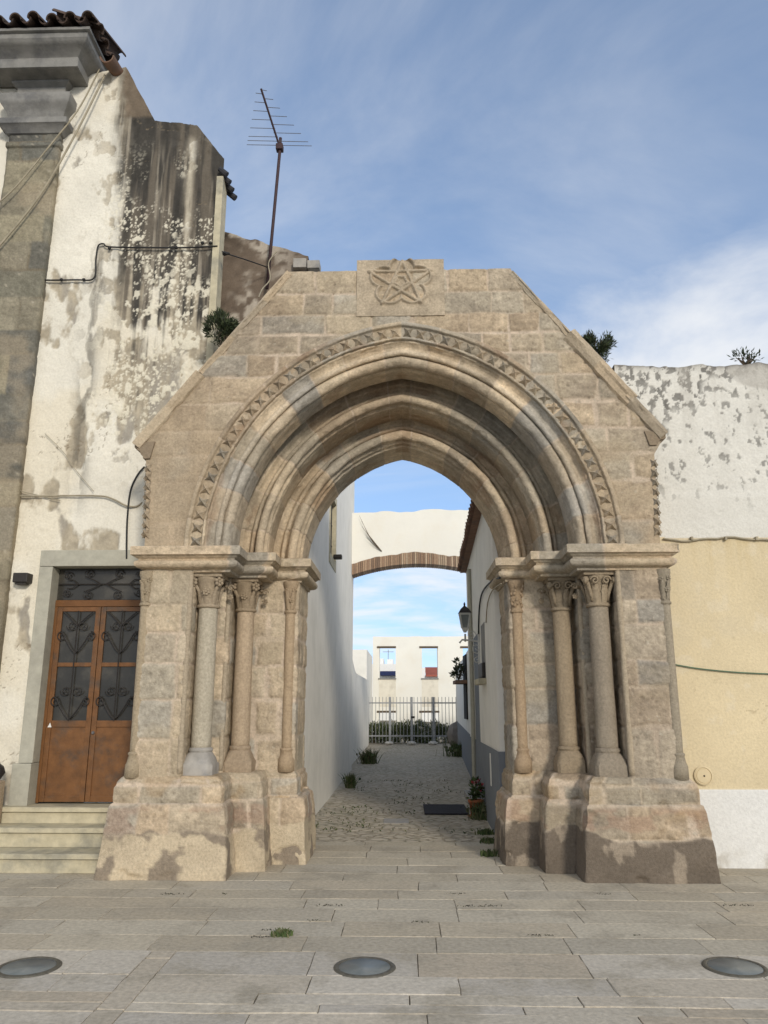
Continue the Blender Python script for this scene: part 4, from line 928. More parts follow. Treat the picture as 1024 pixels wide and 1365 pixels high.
# ------------------------------------------------------------------ right alley house
RX0, RY0, RSL = 1.085, 9.36, .0235
def rx(y): return RX0 + RSL * (y - RY0)
rhouse = thing('eaved_house', 'white alley house on the right with grey painted base and brown tile eave', 'house', (2, 12, 0))
RY1 = 15.2; ZE0, ZE1 = at(637, 650, 9.6).z + .02, at(612, 760, 14.9).z + .02
def r_eave(y): return ZE0 + (ZE1 - ZE0) * (y - 9.6) / (14.9 - 9.6)
def right_house():
    dado0, dado1 = 1.04, .97
    mb = MB(); ys = [RY0, 12.0, RY1]
    def slab(z0f, z1f, dx, name, material):
        m = MB(); n = 24; Y = np.linspace(RY0 - dx, RY1, n); P = np.zeros((n, 9, 3))
        for i, y in enumerate(Y):
            a, b = z0f(y), z1f(y)
            for j in range(9): P[i, j] = (rx(y) - dx + .012 * (float(fbm(np.array(y * .9), np.array(j * .6), 3, 7)) - .5), y, a + (b - a) * j / 8)
        m.grid(P, np.full(P.shape, .6), flip=True)
        f = P[0]; m.grid(np.stack([f, f + np.array((1.6, .02, 0))], 0), np.full((2, 9, 3), .6), flip=True)
        return m.build(name, material, rhouse, True)
    slab(lambda y: 0, lambda y: dado0 + (dado1 - dado0) * (y - RY0) / (RY1 - RY0), .012, 'painted_base', M_GREY)
    slab(lambda y: .9, lambda y: r_eave(y) + .1, 0, 'wall', M_LIME)
    m = MB(); yb = RY1; m.add([(rx(yb), yb, 0), (5, yb, 0), (5, yb, 4.6), (rx(yb), yb, r_eave(yb) + .1)], [(0, 1, 2, 3)]); m.build('rear_wall', M_LIME, rhouse)
    # tiled eave
    m = MB(); y = 9.45; k = 0; rn = random.Random(2)
    while y < RY1 - .1:
        half_tile(m, (rx(y) - .16 + rn.uniform(-.01, .01), y, r_eave(y) + .0), (1, 0, .38), .075, .07, 1.3)
        half_tile(m, (rx(y) - .13, y + .1, r_eave(y) + .04), (1, 0, .38), .07, .075, 1.3, False); y += .2
    m.build('eave_tiles', M_TILER, rhouse)
    m = MB(); m.add([(rx(9.4) - .12, 9.4, r_eave(9.4) + .03), (rx(RY1) - .12, RY1, r_eave(RY1) + .03), (rx(RY1) + 1.4, RY1, r_eave(RY1) + .62), (rx(9.4) + 1.4, 9.4, r_eave(9.4) + .62)], [(0, 1, 2, 3)])
    m.add([(rx(9.4) - .12, 9.4, r_eave(9.4) - .02), (rx(RY1) - .12, RY1, r_eave(RY1) - .02), (rx(RY1) + .1, RY1, r_eave(RY1) + .0), (rx(9.4) + .1, 9.4, r_eave(9.4) + .0)], [(0, 3, 2, 1)]); m.build('roof', M_TILER, rhouse)
    # narrow window with a little sill, doors and downpipe
    def opening(pxl, pxr, pyt, pyb, name, material, proud=.006):
        ya = at_x(pxr, 850, RX0 + .06).y; yb_ = at_x(pxl, 850, RX0 + .09).y
        zt = at((pxl + pxr) / 2, pyt, (ya + yb_) / 2).z; zb = max(.03, at((pxl + pxr) / 2, pyb, (ya + yb_) / 2).z)
        m = MB(); m.add([(rx(ya) - proud, ya, zb), (rx(yb_) - proud, yb_, zb), (rx(yb_) - proud, yb_, zt), (rx(ya) - proud, ya, zt)], [(0, 3, 2, 1)]); 
        m.v += [(x + .05, y, z) for x, y, z in m.v]; m.c += m.c; m.f += [(0, 1, 5, 4), (1, 2, 6, 5), (2, 3, 7, 6), (3, 0, 4, 7)]
        return m.build(name, material, rhouse), ya, yb_, zb, zt
    w, ya, yb_, zb, zt = opening(645, 648.5, 832, 905, 'window', M_CORN, .004)
    m = MB(); m.box(rx(ya) - .10, rx(ya) + .01, ya - .05, yb_ + .05, zb - .08, zb, b=.01); m.build('sill', M_STEP, w)
    m = MB(); m.box(rx(ya) - .05, rx(ya) + .01, ya + .04, yb_ - .04, zb + .01, zb + .22, b=.02); m.build('box', M_IRON, w)
    opening(631, 636, 848, 1010, 'door', M_GREY, .005); opening(625, 627, 870, 955, 'shutter', M_DARK, .005)
    pts = [at_x(629.5, y, rx(13.6) - .04) for y in (790, 860, 960, 1030)]; y0 = 13.6
    m = MB(); m.tube([(rx(y0) - .04, y0, z) for z in (.05, 1.5, 3.9)], .035, 8); m.build('downpipe', M_FRAME, rhouse)
    m = MB(); p = at_x(650, 1020, rx(10.6)); m.box(rx(10.6) - .022, rx(10.6), 10.45, 10.55, .55, .95); m.build('meter_plate', M_LIME, rhouse)
right_house()
# cable looping on the right alley wall
def cable(pts, r, material, name, label, n=10):
    P = [Vector(p) for p in pts]; out = []
    for i in range(len(P) - 1):
        p0 = P[max(i - 1, 0)]; p1 = P[i]; p2 = P[i + 1]; p3 = P[min(i + 2, len(P) - 1)]
        for k in range(n):
            t = k / n; out.append(.5 * ((2 * p1) + (p2 - p0) * t + (2 * p0 - 5 * p1 + 4 * p2 - p3) * t * t + (3 * p1 - p0 - 3 * p2 + p3) * t ** 3))
    out.append(P[-1]); m = MB(); m.tube(out, r, 6)
    return tag(m.build(name, material, smooth=True), label, 'cable')
def onr(px, py, g=.02):
    d = ray(px, py); # meet the right alley wall
    t = (RX0 - RSL * RY0 - g) / (d.x - RSL * d.y); return Vector((d.x * t, d.y * t, EYE + d.z * t))
cable([onr(667, 770), onr(655, 775), onr(643, 790), onr(639, 812), onr(638, 845)], .012, M_CABLE, 'cable', 'dark cable running down the right alley house from the gateway')
cable([onr(668, 778), onr(656, 788), onr(650, 805), onr(648, 830)], .008, M_CABLEC, 'cable', 'thin pale cable hooked beside the dark one on the right alley house')

# street lamp on its bracket
lc = at(620, 838, 12.0); lamp = thing('wall_lantern', 'white four-sided lantern with black cap on scroll bracket in the alley', 'lantern', (lc.x, 12.0, lc.z))
def lantern():
    x, y, z = lc.x, 12.0, lc.z; m = MB()
    K = .66
    def ring(r, zz): return [(x + K * r * sx, y + K * r * sy, z + (zz - z) * K) for sx, sy in ((-1, -1), (1, -1), (1, 1), (-1, 1))]
    m.add(ring(.075, z + .02) + ring(.055, z - .04) + ring(.03, z - .09), [(0, 1, 5, 4)[::-1], (1, 2, 6, 5)[::-1], (2, 3, 7, 6)[::-1], (3, 0, 4, 7)[::-1], (4, 5, 9, 8)[::-1], (5, 6, 10, 9)[::-1], (6, 7, 11, 10)[::-1], (7, 4, 8, 11)[::-1], (0, 3, 2, 1)[::-1], (8, 9, 10, 11)])
    for k in range(4): a = ring(.07, z + .02)[k]; b = ring(.115, z + .34)[k]; m.bar(a, b, .018, .018)
    for q in range(4): m.bar(ring(.115, z + .34)[q], ring(.115, z + .34)[(q + 1) % 4], .03, .03)
    m.tube([(x, y, z - .08), (x, y, z - .20)], .016, 8)
    m.tube([(x - .09, y, z - .22), (x - .05, y, z - .17), (x + .1, y, z - .18), (rx(12.0), y, z - .20)], .014, 8)
    m.tube([(rx(12.0) - .01, y, z - .02), (rx(12.0) - .01, y, z - .62)], .014, 8)
    for (cx_, cz, rr, tt) in ((x + .10, z - .10, .07, 1.4), (x + .17, z - .30, .09, -1.5), (x + .23, z - .48, .06, 1.3)): m.tube(spiral_pts((min(cx_, rx(12.0) - .05), y, cz), (1, 0, 0), (0, 0, math.copysign(1, tt)), rr, abs(tt)), .006, 6)
    m.build('bracket', M_BRACKET, lamp)
    m = MB(); m.add(ring(.150, z + .36) + ring(.10, z + .45) + ring(.03, z + .52), [(0, 1, 5, 4), (1, 2, 6, 5), (2, 3, 7, 6), (3, 0, 4, 7), (4, 5, 9, 8), (5, 6, 10, 9), (6, 7, 11, 10), (7, 4, 8, 11), (8, 9, 10, 11), (3, 2, 1, 0)]); m.lathe(x, y, [(.02, z + .335), (.012, z + .365), (.018, z + .38), (.004, z + .41)], 8); m.build('cap', M_IRON, lamp)
    m = MB(); m.add(ring(.066, z + .022) + ring(.108, z + .335), [(0, 1, 5, 4), (1, 2, 6, 5), (2, 3, 7, 6), (3, 0, 4, 7)]); m.build('glass', M_GLASSG, lamp)
lantern()

# second, lower house further along on the right
far_r = thing('low_house', 'low white house beyond the eaved one on the right of the alley', 'house', (2.4, 20, 0))
m = MB(); x0 = rx(RY1) + .10; x1 = 1.95; m.prism([(x0, RY1 + .05, 0), (x1, 30.6, 0), (6, 30.6, 0), (6, RY1 + .05, 0)], (0, 0, 2.75)); m.build('wall', M_LIME, far_r)
m = MB(); m.prism([(x0 - .012, RY1 + .04, 0), (x1 - .012, 30.61, 0), (6, 30.61, 0), (6, RY1 + .04, 0)], (0, 0, .9)); m.build('painted_base', M_GREY, far_r)
def xr2(y): return x0 + (x1 - x0) * (y - RY1) / (30.6 - RY1)
m = MB(); m.box(xr2(19) - .05, xr2(19) + .1, 18.6, 19.5, 1.2, 2.7); w = m.build('window', M_DARK, far_r)
m = MB(); m.box(xr2(19) - .30, xr2(19) + .1, 18.5, 19.6, 2.02, 2.10); m.build('shelf', M_TILER, w)

# ------------------------------------------------------------------ right: the white and yellow wall
YW = 8.33
def right_wall():
    p_top = at(900, 487, YW).z; zy = at(900, 717, YW).z; zw = at(960, 1052, YW).z
    res = .012; xs = np.arange(2.45, 5.2, res); zs = np.arange(0, p_top + .1, res); X, Z = np.meshgrid(xs, zs)
    top = p_top + .05 * (fbm(X * 3.5, X * 0, 4, 5) - .5) * 2; cl = Z > top; Z = np.minimum(Z, top)
    n = fbm(X * 1.5, Z * 1.5, 5, 131); nf = fbm(X * 16, Z * 16, 4, 132)
    white = np.array((.68, .665, .61)) * (.9 + .16 * n)[..., None]
    dp = top - Z
    clus = sst(.44, .62, fbm(X * 2.2, Z * 2.0, 4, 133) + .16 * np.exp(-dp / .22) - .16 * sst(.35, 1.5, dp))
    fl = fbm(X * 17, Z * 12, 5, 134, .6); lich = sst(.55, .585, fl) * clus * sst(1.9, .5, dp)
    lich = np.maximum(lich, sst(.66, .70, fbm(X * 16, Z * 11, 4, 137)) * sst(1.9, 1.2, dp) * .8) * (.6 + .4 * nf)
    col = lerpc(white, (.06, .057, .052), lich * .9)
    streak = sst(.48, .7, fbm(X * 8, Z * .8, 4, 135)) * np.exp(-dp / .7) * .5; col = lerpc(col, (.40, .375, .33), streak)
    pt = at(985, 495, YW); patch = sst(.04, -.02, np.hypot((X - pt.x - .30) * .9, (Z - p_top + .02) * 1.4) - .38 + .05 * (n - .5)); col = lerpc(col, (.45, .43, .39), patch * .8)
    col = lerpc(col, (.10, .09, .085), np.exp(-dp / .035) * .75 * sst(.35, .6, n + .1))
    yel = np.array((.65, .55, .365)) * (.90 + .16 * n)[..., None] * (.97 + .06 * nf)[..., None]; yel = lerpc(yel, (.60, .52, .37), sst(.5, .7, fbm(X * 1.2, Z * 1.6, 5, 151)) * .5); yel = lerpc(yel, (.66, .58, .43), sst(.60, .66, fbm(X * 5, Z * 5, 5, 152)) * .5); ck = np.abs(fbm(X * 1.5, Z * 1.5, 5, 153) - .5); yel = lerpc(yel, (.40, .32, .2), sst(.0045, .0015, ck) * sst(.48, .6, n) * .6)
    yel = lerpc(yel, (.54, .43, .24), sst(.45, .7, fbm(X * 10, Z * .5, 3, 136)) * np.exp(-(zy - Z) / .35) * .6)
    e1 = zy + .016 * (fbm(X * 6, X * 0, 3, 9) - .5); my = (Z < e1) * 1.0; col = col + (yel - col) * my[..., None]
    wb = np.array((.71, .71, .69)) * (.93 + .1 * n)[..., None]; wb = lerpc(wb, (.45, .42, .36), sst(.30, .0, Z + .16 * (fbm(X * 4, X * 0, 4, 138) - .5)) * sst(.34, .6, fbm(X * 6, Z * 6, 5, 139)) * .8)
    mw = (Z < zw + .012 * (fbm(X * 5, X * 0, 3, 19) - .5)) * 1.0; col = col + (wb - col) * mw[..., None]
    disp = .014 * (n - .5) + .008 * (nf - .5) * (1 - my * .7) - .006 * lich * (1 - my) - .035 * (1 - my) * sst(zy + .45, zy + .55, Z) * .3 + .012 * mw
    P = np.stack([X, YW - disp, Z], -1); k = lambda q: q[:-1, :-1] & q[1:, 1:] & q[1:, :-1] & q[:-1, 1:]
    mb = MB(); mb.grid(P, col, ~k(cl)); t = P[-1]; mb.grid(np.stack([t, t + np.array((0, .5, 0))], 0), np.stack([col[-1]] * 2, 0))
    mb.add([(2.45, YW + .5, 0), (5.2, YW + .5, 0), (5.2, YW + .5, p_top), (2.45, YW + .5, p_top), (5.2, YW, 0), (5.2, YW, p_top)], [(1, 0, 3, 2), (4, 1, 2, 5)], (.6, .57, .5))
    o = tag(mb.build('boundary_wall', M_PLASTER, smooth=True), 'wall right of the gateway, flaking white above, yellow below with a white foot', 'wall')
    # cable clipped along the colour line, green wire, round cover
    pts = [at(x, 718 + 2 * math.sin(x * .05) + (1.5 if int(x / 22) % 2 else 0), YW - .02) for x in range(884, 1100, 12)]
    m = MB(); m.tube(pts, .011, 6); c = tag(m.build('cable', M_CABLEC, smooth=True), 'beige cable clipped along the top of the yellow paint', 'cable')
    for x in (922, 967, 1008): p = at(x, 718, YW - .02); m = MB(); m.box(p.x - .012, p.x + .012, YW - .045, YW, p.z - .02, p.z + .02, b=.004); m.build('clip', M_CABLEC, c)
    cable([at(890, 884, YW - .02), at(930, 891, YW - .02), at(980, 896, YW - .02), at(1040, 899, YW - .02)], .007, M_CABLEG, 'cable', 'thin green cable sagging across the yellow wall')
    p = at(937, 1034, YW); m = MB(); m.lathe(0, 0, [(.0, 0), (.092, 0), (.095, .012), (.082, .02), (.078, .012), (.07, .012), (.068, .018), (.0, .02)], 32)
    m.v = [(p.x + vx, YW - .005 - vz, p.z + vy) for vx, vy, vz in m.v]; cv = m.build('wall_cover', mat('yellow_cover_paint', (.62, .52, .34), var=.1, bump=.1)); tag(cv, 'round yellow-painted utility cover low on the yellow wall', 'cover')
    m = MB(); ball(m, (p.x + .005, YW - .026, p.z), .009, (.02, .02, .02), 3); m.build('keyhole', M_IRON, cv)
right_wall()

# ------------------------------------------------------------------ ground
def paving():
    m = MB(); rn = random.Random(12)
    ylines = [ground(540, y).y for y in (1365 + 120, 1352, 1340, 1326, 1302, 1270)] 
    ylines = [2.2, 2.6, 3.0, 3.38, 3.8, 4.15] + [y for y in ylines if y > 4.2]
    ylines = sorted(ylines); ylines = [y for i, y in enumerate(ylines) if i == 0 or y - ylines[i - 1] > .1]
    y = ylines[-1]
    while y < 9.66: y += rn.uniform(.31, .40); ylines.append(y)
    ylines[-1] = 9.72
    band = (ground(195, 1276).x, ground(228, 1276).x); ysplit = ground(540, 1270).y
    def slab(x0, x1, y0, y1, c, ident):
        g = .0026; b = .002; z = rn.uniform(-.0018, .0018); t = rn.uniform(-.0012, .0012); nx = max(2, int((x1 - x0) / .09)); ny = max(2, int((y1 - y0) / .09))
        def wv(x, y, q): return .018 * (float(fbm(np.array(x * 1.1), np.array(y * 1.1), 2, q)) - .5) * 2
        ring = [(x0 + (x1 - x0) * i / nx, y0) for i in range(nx)] + [(x1, y0 + (y1 - y0) * i / ny) for i in range(ny)] + [(x1 - (x1 - x0) * i / nx, y1) for i in range(nx)] + [(x0, y1 - (y1 - y0) * i / ny) for i in range(ny)]
        cx, cy = (x0 + x1) / 2, (y0 + y1) / 2
        def ins(p, d):
            x, y_ = p; jx = wv(x, y_, 3); jy = wv(x, y_, 4); k = .0045 * rn.uniform(-1, 1) * rn.random()
            return (x + jx + (d if x <= x0 + 1e-6 else -d if x >= x1 - 1e-6 else 0) + k, y_ + jy + (d if y_ <= y0 + 1e-6 else -d if y_ >= y1 - 1e-6 else 0) + k)
        o = [ins(p, g) for p in ring]; i_ = [ins(p, g + b) for p in ring]; n = len(ring)
        v = [(x, y_, z - .012) for x, y_ in o] + [(x, y_, z - .005) for x, y_ in o] + [(x, y_, z + t * (1 if x > cx else -1)) for x, y_ in i_]
        f = [(k + q * n, (k + 1) % n + q * n, (k + 1) % n + (q + 1) * n, k + (q + 1) * n) for q in (0, 1) for k in range(n)] + [tuple(range(2 * n, 3 * n))]
        m.add(v, f, c)
    A = np.array([(.45, .40, .31), (.43, .385, .305), (.455, .41, .325), (.44, .385, .295), (.425, .385, .31)]); B = np.array([(.49, .445, .37), (.50, .45, .365), (.475, .435, .37), (.49, .435, .35), (.505, .46, .385)])
    for r in range(len(ylines) - 1):
        y0, y1 = ylines[r], ylines[r + 1]; front = y1 <= ysplit + .02; pal = B if front else A
        segs = [(-7.5, band[0]), (band[1], 7.5)] if front else [(-7.5, 7.5)]
        for a, b in segs:
            x = a if front else a - rn.uniform(0, .6)
            while x < b - .02:
                L = rn.uniform(.55, 1.15); x2 = min(x + L, b)
                if b - x2 < .25: x2 = b
                c = pal[rn.randrange(5)] * rn.uniform(.92, 1.08)
                if front and rn.random() < .16: c = np.array((.44, .38, .295)) * rn.uniform(.95, 1.05)
                slab(x, x2, y0, y1, c * 1.05, r); x = x2
        if front and band[0]: pass
    y = ylines[0]
    while y < ysplit - .02:
        y2 = min(ysplit, y + rn.uniform(.35, .6)); slab(band[0], band[1], y, y2, np.array((.47, .415, .33)) * rn.uniform(.97, 1.05), 5); y = y2
    o = m.build('paving', M_PAVE, loc=(0, 0, 0)); kind(o, 'structure')
paving()
m = MB(); m.box(-60, 60, -40, 9.74, -.5, -.0085); M_JOINT = mat('joint_grit', (.17, .145, .105), var=.4, scale=30, bump=.6, bscale=90); kind(m.build('ground', M_JOINT, loc=(0, 0, 0)), 'structure')
def cobbles():
    mt, nd, lk, p = nodes_of('cobbles'); tc = nd.new('ShaderNodeTexCoord')
    mp = nd.new('ShaderNodeMapping'); mp.inputs['Scale'].default_value = (6.5, 10.5, 7); lk.new(tc.outputs['Object'], mp.inputs[0])
    wn = nd.new('ShaderNodeTexNoise'); wn.inputs['Scale'].default_value = 1.5; wn.inputs['Detail'].default_value = 3; lk.new(mp.outputs[0], wn.inputs['Vector'])
    ad = nd.new('ShaderNodeMixRGB'); ad.blend_type = 'ADD'; ad.inputs[0].default_value = .45; lk.new(mp.outputs[0], ad.inputs[1]); lk.new(wn.outputs['Color'], ad.inputs[2])
    ve = nd.new('ShaderNodeTexVoronoi'); ve.feature = 'DISTANCE_TO_EDGE'; ve.inputs['Scale'].default_value = 1; lk.new(ad.outputs[0], ve.inputs['Vector'])
    vc = nd.new('ShaderNodeTexVoronoi'); vc.inputs['Scale'].default_value = 1; lk.new(ad.outputs[0], vc.inputs['Vector'])
    mr = nd.new('ShaderNodeMapRange'); mr.interpolation_type = 'SMOOTHSTEP'; mr.inputs['From Min'].default_value = .02; mr.inputs['From Max'].default_value = .14; lk.new(ve.outputs[0], mr.inputs['Value'])
    cr = nd.new('ShaderNodeValToRGB'); e = cr.color_ramp.elements; e[0].color = (.42, .365, .275, 1); e[1].color = (.52, .46, .36, 1); cr.color_ramp.elements.new(.5).color = (.47, .41, .32, 1)
    sp = nd.new('ShaderNodeSeparateColor'); lk.new(vc.outputs['Color'], sp.inputs[0]); lk.new(sp.outputs[0], cr.inputs[0])
    n2 = nd.new('ShaderNodeTexNoise'); n2.inputs['Scale'].default_value = 1.1; n2.inputs['Detail'].default_value = 6; lk.new(tc.outputs['Object'], n2.inputs['Vector'])
    jr = nd.new('ShaderNodeValToRGB'); j = jr.color_ramp.elements; j[0].position = .45; j[0].color = (.34, .29, .21, 1); j[1].position = .66; j[1].color = (.21, .20, .13, 1); lk.new(n2.outputs['Fac'], jr.inputs[0])
    mx = nd.new('ShaderNodeMixRGB'); lk.new(mr.outputs[0], mx.inputs[0]); lk.new(jr.outputs[0], mx.inputs[1]); lk.new(cr.outputs[0], mx.inputs[2])
    lk.new(mx.outputs[0], p.inputs['Base Color']); p.inputs['Roughness'].default_value = .85
    bn = nd.new('ShaderNodeBump'); bn.inputs['Strength'].default_value = .9; bn.inputs['Distance'].default_value = .03; lk.new(mr.outputs[0], bn.inputs['Height']); lk.new(bn.outputs[0], p.inputs['Normal'])
    m = MB(); nx, ny = 50, 300; X, Y = np.meshgrid(np.linspace(-6, 6, nx * 2), np.concatenate([np.linspace(9.715, 16, 160), np.linspace(16.1, 42, 120)]))
    Z = -.006 + .02 * (fbm(X * 1.2, Y * 1.2, 3, 8) - .5) * sst(9.7, 10.2, Y) + .012 * (fbm(X * 5, Y * 6, 2, 18) - .5) * sst(9.7, 9.9, Y)
    m.grid(np.stack([X, Y, Z], -1), np.full(X.shape + (3,), .3)); kind(m.build('alley_cobbles', mt, loc=(0, 0, 0), smooth=True), 'structure')
cobbles()
m = MB(); m.add([(-900, 41.9, -.03), (900, 41.9, -.03), (900, 1500, -.03), (-900, 1500, -.03)], [(0, 1, 2, 3)]); M_EARTH = mat('dry_earth', (.22, .19, .13), var=.3, scale=.3, bump=0); kind(m.build('terrain', M_EARTH, loc=(0, 0, 0)), 'structure')
for k, (px, lab) in enumerate(((38, 'round recessed ground light cut by the left edge of the pavement view'), (486, 'round recessed ground light in the middle of the pavement'), (980, 'round recessed ground light at the right of the pavement'))):
    g = ground(px, 1290); gl = thing('ground_light', lab, 'ground light', (g.x, g.y, 0), 'recessed ground lights in the pavement')
    m = MB(); rn = random.Random(k); n = 48; pr = [(.196, -.01), (.194, .004), (.185, .0095), (.165, .0095), (.160, .005), (.158, -.01)]
    m.lathe(g.x, g.y, pr, n, None, wob=.015, seed=k); m.f = m.f[:-2]; m.build('rim', M_RIM, gl, True)
    m = MB(); m.lathe(g.x, g.y, [(.162, .003), (.160, .0065), (.0, .0072)], n); m.f = m.f[:-2]; m.build('glass', M_GLASSG, gl, True)

# ------------------------------------------------------------------ things in the alley
a = ground(566, 1086); b = ground(619, 1074); m = MB(); m.box(a.x, b.x, a.y, b.y, .002, .022, b=.005); tag(m.build('doormat', M_MAT), 'dark doormat lying on the cobbles by the right alley house', 'doormat')
a = ground(511, 1098); b = ground(545, 1092); m = MB(); m.box(a.x, b.x, a.y, b.y, -.01, .008, b=.003)
for k in range(4): m.box(a.x + .05 + k * .07, a.x + .08 + k * .07, a.y + .02, b.y - .02, .009, .012)
tag(m.build('drain_cover', M_MARBLE), 'flat grey drain cover set in the cobbles', 'drain cover')
a = ground(624, 1060); m = MB(); m.box(rx(13) - .16, rx(13) + .02, 12.3, 14.3, -.01, .10, b=.015); tag(m.build('doorstep', M_MARBLE), 'long pale doorstep along the right alley wall behind the flower pot', 'doorstep')

def leaves(mb, c, rad, n, size, cols, seed, needle=.35, up=.4, hollow=.3):
    """many small leaf faces through the volume of a clump, denser towards drooping sprigs"""
    rn = random.Random(seed); cl = [(rn.gauss(0, .42), rn.gauss(0, .42), rn.gauss(.05, .40), rn.uniform(.2, .42)) for _ in range(14)]
    for i in range(n):
        q = cl[rn.randrange(len(cl))]; p = Vector((q[0] + rn.gauss(0, q[3] * .6), q[1] + rn.gauss(0, q[3] * .6), q[2] + rn.gauss(0, q[3] * .6)))
        if p.length > 1.15: continue
        w = Vector((c[0] + p.x * rad[0], c[1] + p.y * rad[1], c[2] + p.z * rad[2])); d = (p.normalized() * .8 + Vector((rn.uniform(-1, 1), rn.uniform(-1, 1), rn.uniform(-.6, 1) + up))).normalized()
        s_ = size * rn.uniform(.6, 1.35); a = d.orthogonal().normalized(); a.rotate(Matrix.Rotation(rn.uniform(0, 6.28), 3, d)); col = np.array(cols[rn.randrange(len(cols))]) * rn.uniform(.7, 1.25)
        mb.add([w, w + d * s_ * .5 + a * s_ * needle * .5, w + d * s_, w + d * s_ * .5 - a * s_ * needle * .5], [(0, 1, 2, 3)], col)
def plant(name, label, base, c, rad, n, size, cols, seed, cat='plant', needle=.35, stems=7, group=None, up=.4):
    t = thing(name, label, cat, base, group); m = MB(); leaves(m, c, rad, n, size, cols, seed, needle, up); m.build('foliage', M_LEAF, t)
    rn = random.Random(seed); m = MB()
    for k in range(stems):
        e = Vector((c[0] + rn.gauss(0, rad[0] * .45), c[1] + rn.gauss(0, rad[1] * .45), c[2] + rn.uniform(-.2, .7) * rad[2])); b_ = Vector(base)
        m.tube([b_, b_.lerp(e, .5) + Vector((rn.gauss(0, .02), 0, .02)), e], [.012, .008, .004], 5)
    m.build('stems', M_TWIG, t); return t
DK = [(.035, .055, .022), (.05, .07, .03), (.028, .042, .02), (.065, .08, .035), (.04, .05, .035)]
p = at(296, 440, F + .35); plant('rosemary_bush', 'dark wild bush growing on the left slope of the gable', (p.x + .10, p.y, p.z - .16), (p.x, p.y, p.z), (.17, .18, .19), 3800, .06, DK, 5, 'bush', .18)
p = at(795, 462, F + .55); plant('rosemary_bush', 'dark wild bush growing behind the right slope of the gable', (p.x - .02, p.y, p.z - .22), (p.x - .02, p.y, p.z - .04), (.20, .2, .19), 3600, .055, DK, 6, 'bush', .18)
p = at(995, 480, YW + .2); plant('wall_weed', 'sparse spiky weed on top of the white wall at the right', (p.x, p.y, at(995, 490, YW + .2).z), (p.x, p.y, p.z + .02), (.17, .1, .12), 170, .06, DK, 9, 'plant', .25, 12)
GR = [(.07, .10, .03), (.05, .08, .025), (.10, .12, .045), (.12, .12, .06)]
def tuft(name, label, x, y, r, h, n, seed, cols=GR, z=0, cat='weed', group=None):
    rn = random.Random(seed); m = MB()
    for i in range(n):
        bx = x + rn.gauss(0, r * .45); by = y + rn.gauss(0, r * .35); hh = h * rn.uniform(.4, 1.1); dx = rn.gauss(0, .5) * hh * .7; dy = rn.gauss(0, .5) * hh * .5; w = rn.uniform(.004, .012); col = np.array(cols[rn.randrange(len(cols))]) * rn.uniform(.7, 1.25)
        m.add([(bx - w, by, z - .01), (bx + w, by, z - .01), (bx + dx * .5 + w * .7, by + dy * .5, z + hh * .65), (bx + dx, by + dy, z + hh), (bx + dx * .5 - w * .7, by + dy * .5, z + hh * .65)], [(0, 1, 2, 3, 4)], col)
        if rn.random() < .5:
            d = Vector((rn.uniform(-1, 1), rn.uniform(-1, 1), rn.uniform(.2, 1))).normalized(); s_ = h * .25; w0 = Vector((bx + dx * .4, by + dy * .4, z + hh * .5)); a_ = d.orthogonal() * s_ * .3
            m.add([w0, w0 + d * s_ * .5 + a_, w0 + d * s_, w0 + d * s_ * .5 - a_], [(0, 1, 2, 3)], col)
    return tag(m.build(name, M_LEAF), label, cat, group)
p = ground(492, 1018); tuft('weed_clump', 'tall green weeds at the far foot of the left alley wall', p.x, p.y, .20, .42, 200, 1)
p = ground(470, 1050); tuft('weed_clump', 'green weeds against the left alley wall, nearer than the tall ones', p.x - .04, p.y, .07, .28, 130, 2)
p = ground(612, 1008); tuft('weed_clump', 'dark weeds along the far right side of the alley by the stone', p.x + .1, p.y, .5, .5, 240, 3)
p = ground(645, 1092); tuft('weed_clump', 'small green weeds behind the terracotta flower pot', p.x, p.y, .16, .25, 150, 4)
for k, (px, py, lab) in enumerate(((651, 1112, 'grass tuft by the foot of the right plinth, furthest back'), (653, 1124, 'grass tuft by the foot of the right plinth, in the middle'), (655, 1141, 'grass tuft by the foot of the right plinth, nearest the pavement'))):
    p = ground(px, py); tuft('grass_tuft', lab, p.x - .02, p.y, .10, .07, 90, 20 + k)
p = ground(376, 1247); tuft('grass_tuft', 'small grass tuft in a pavement joint in front of the gateway', p.x, p.y, .07, .045, 120, 31)
m = MB(); rn = random.Random(8)
for px, py, L in ((230, 1192, 30), (355, 1240, 14), (352, 1249, 34), (440, 1207, 40), (608, 1191, 26), (640, 1208, 60), (720, 1247, 36), (850, 1247, 10), (300, 1192, 8), (420, 1227, 22), (805, 1192, 20), (985, 1207, 40), (560, 1229, 24)):
    for k in range(int(L * 1.2)):
        p = ground(px + rn.uniform(-L / 2, L / 2), py + rn.gauss(0, .7)); s_ = rn.uniform(.004, .011); d = Vector((rn.uniform(-1, 1), rn.uniform(-1, 1), rn.uniform(.1, .7))).normalized() * s_; a_ = d.orthogonal().normalized() * s_ * .5
        w0 = Vector((p.x, p.y, .001)); m.add([w0 - a_, w0 + a_, w0 + d + a_ * .4, w0 + d - a_ * .4], [(0, 1, 2, 3)], np.array(((.05, .045, .03), (.04, .05, .02), (.03, .028, .02))[rn.randrange(3)]))
o = m.build('joint_moss', M_LEAF); kind(o, 'stuff', 'dark moss and dry leaf bits caught in the pavement joints', 'moss')
m = MB()
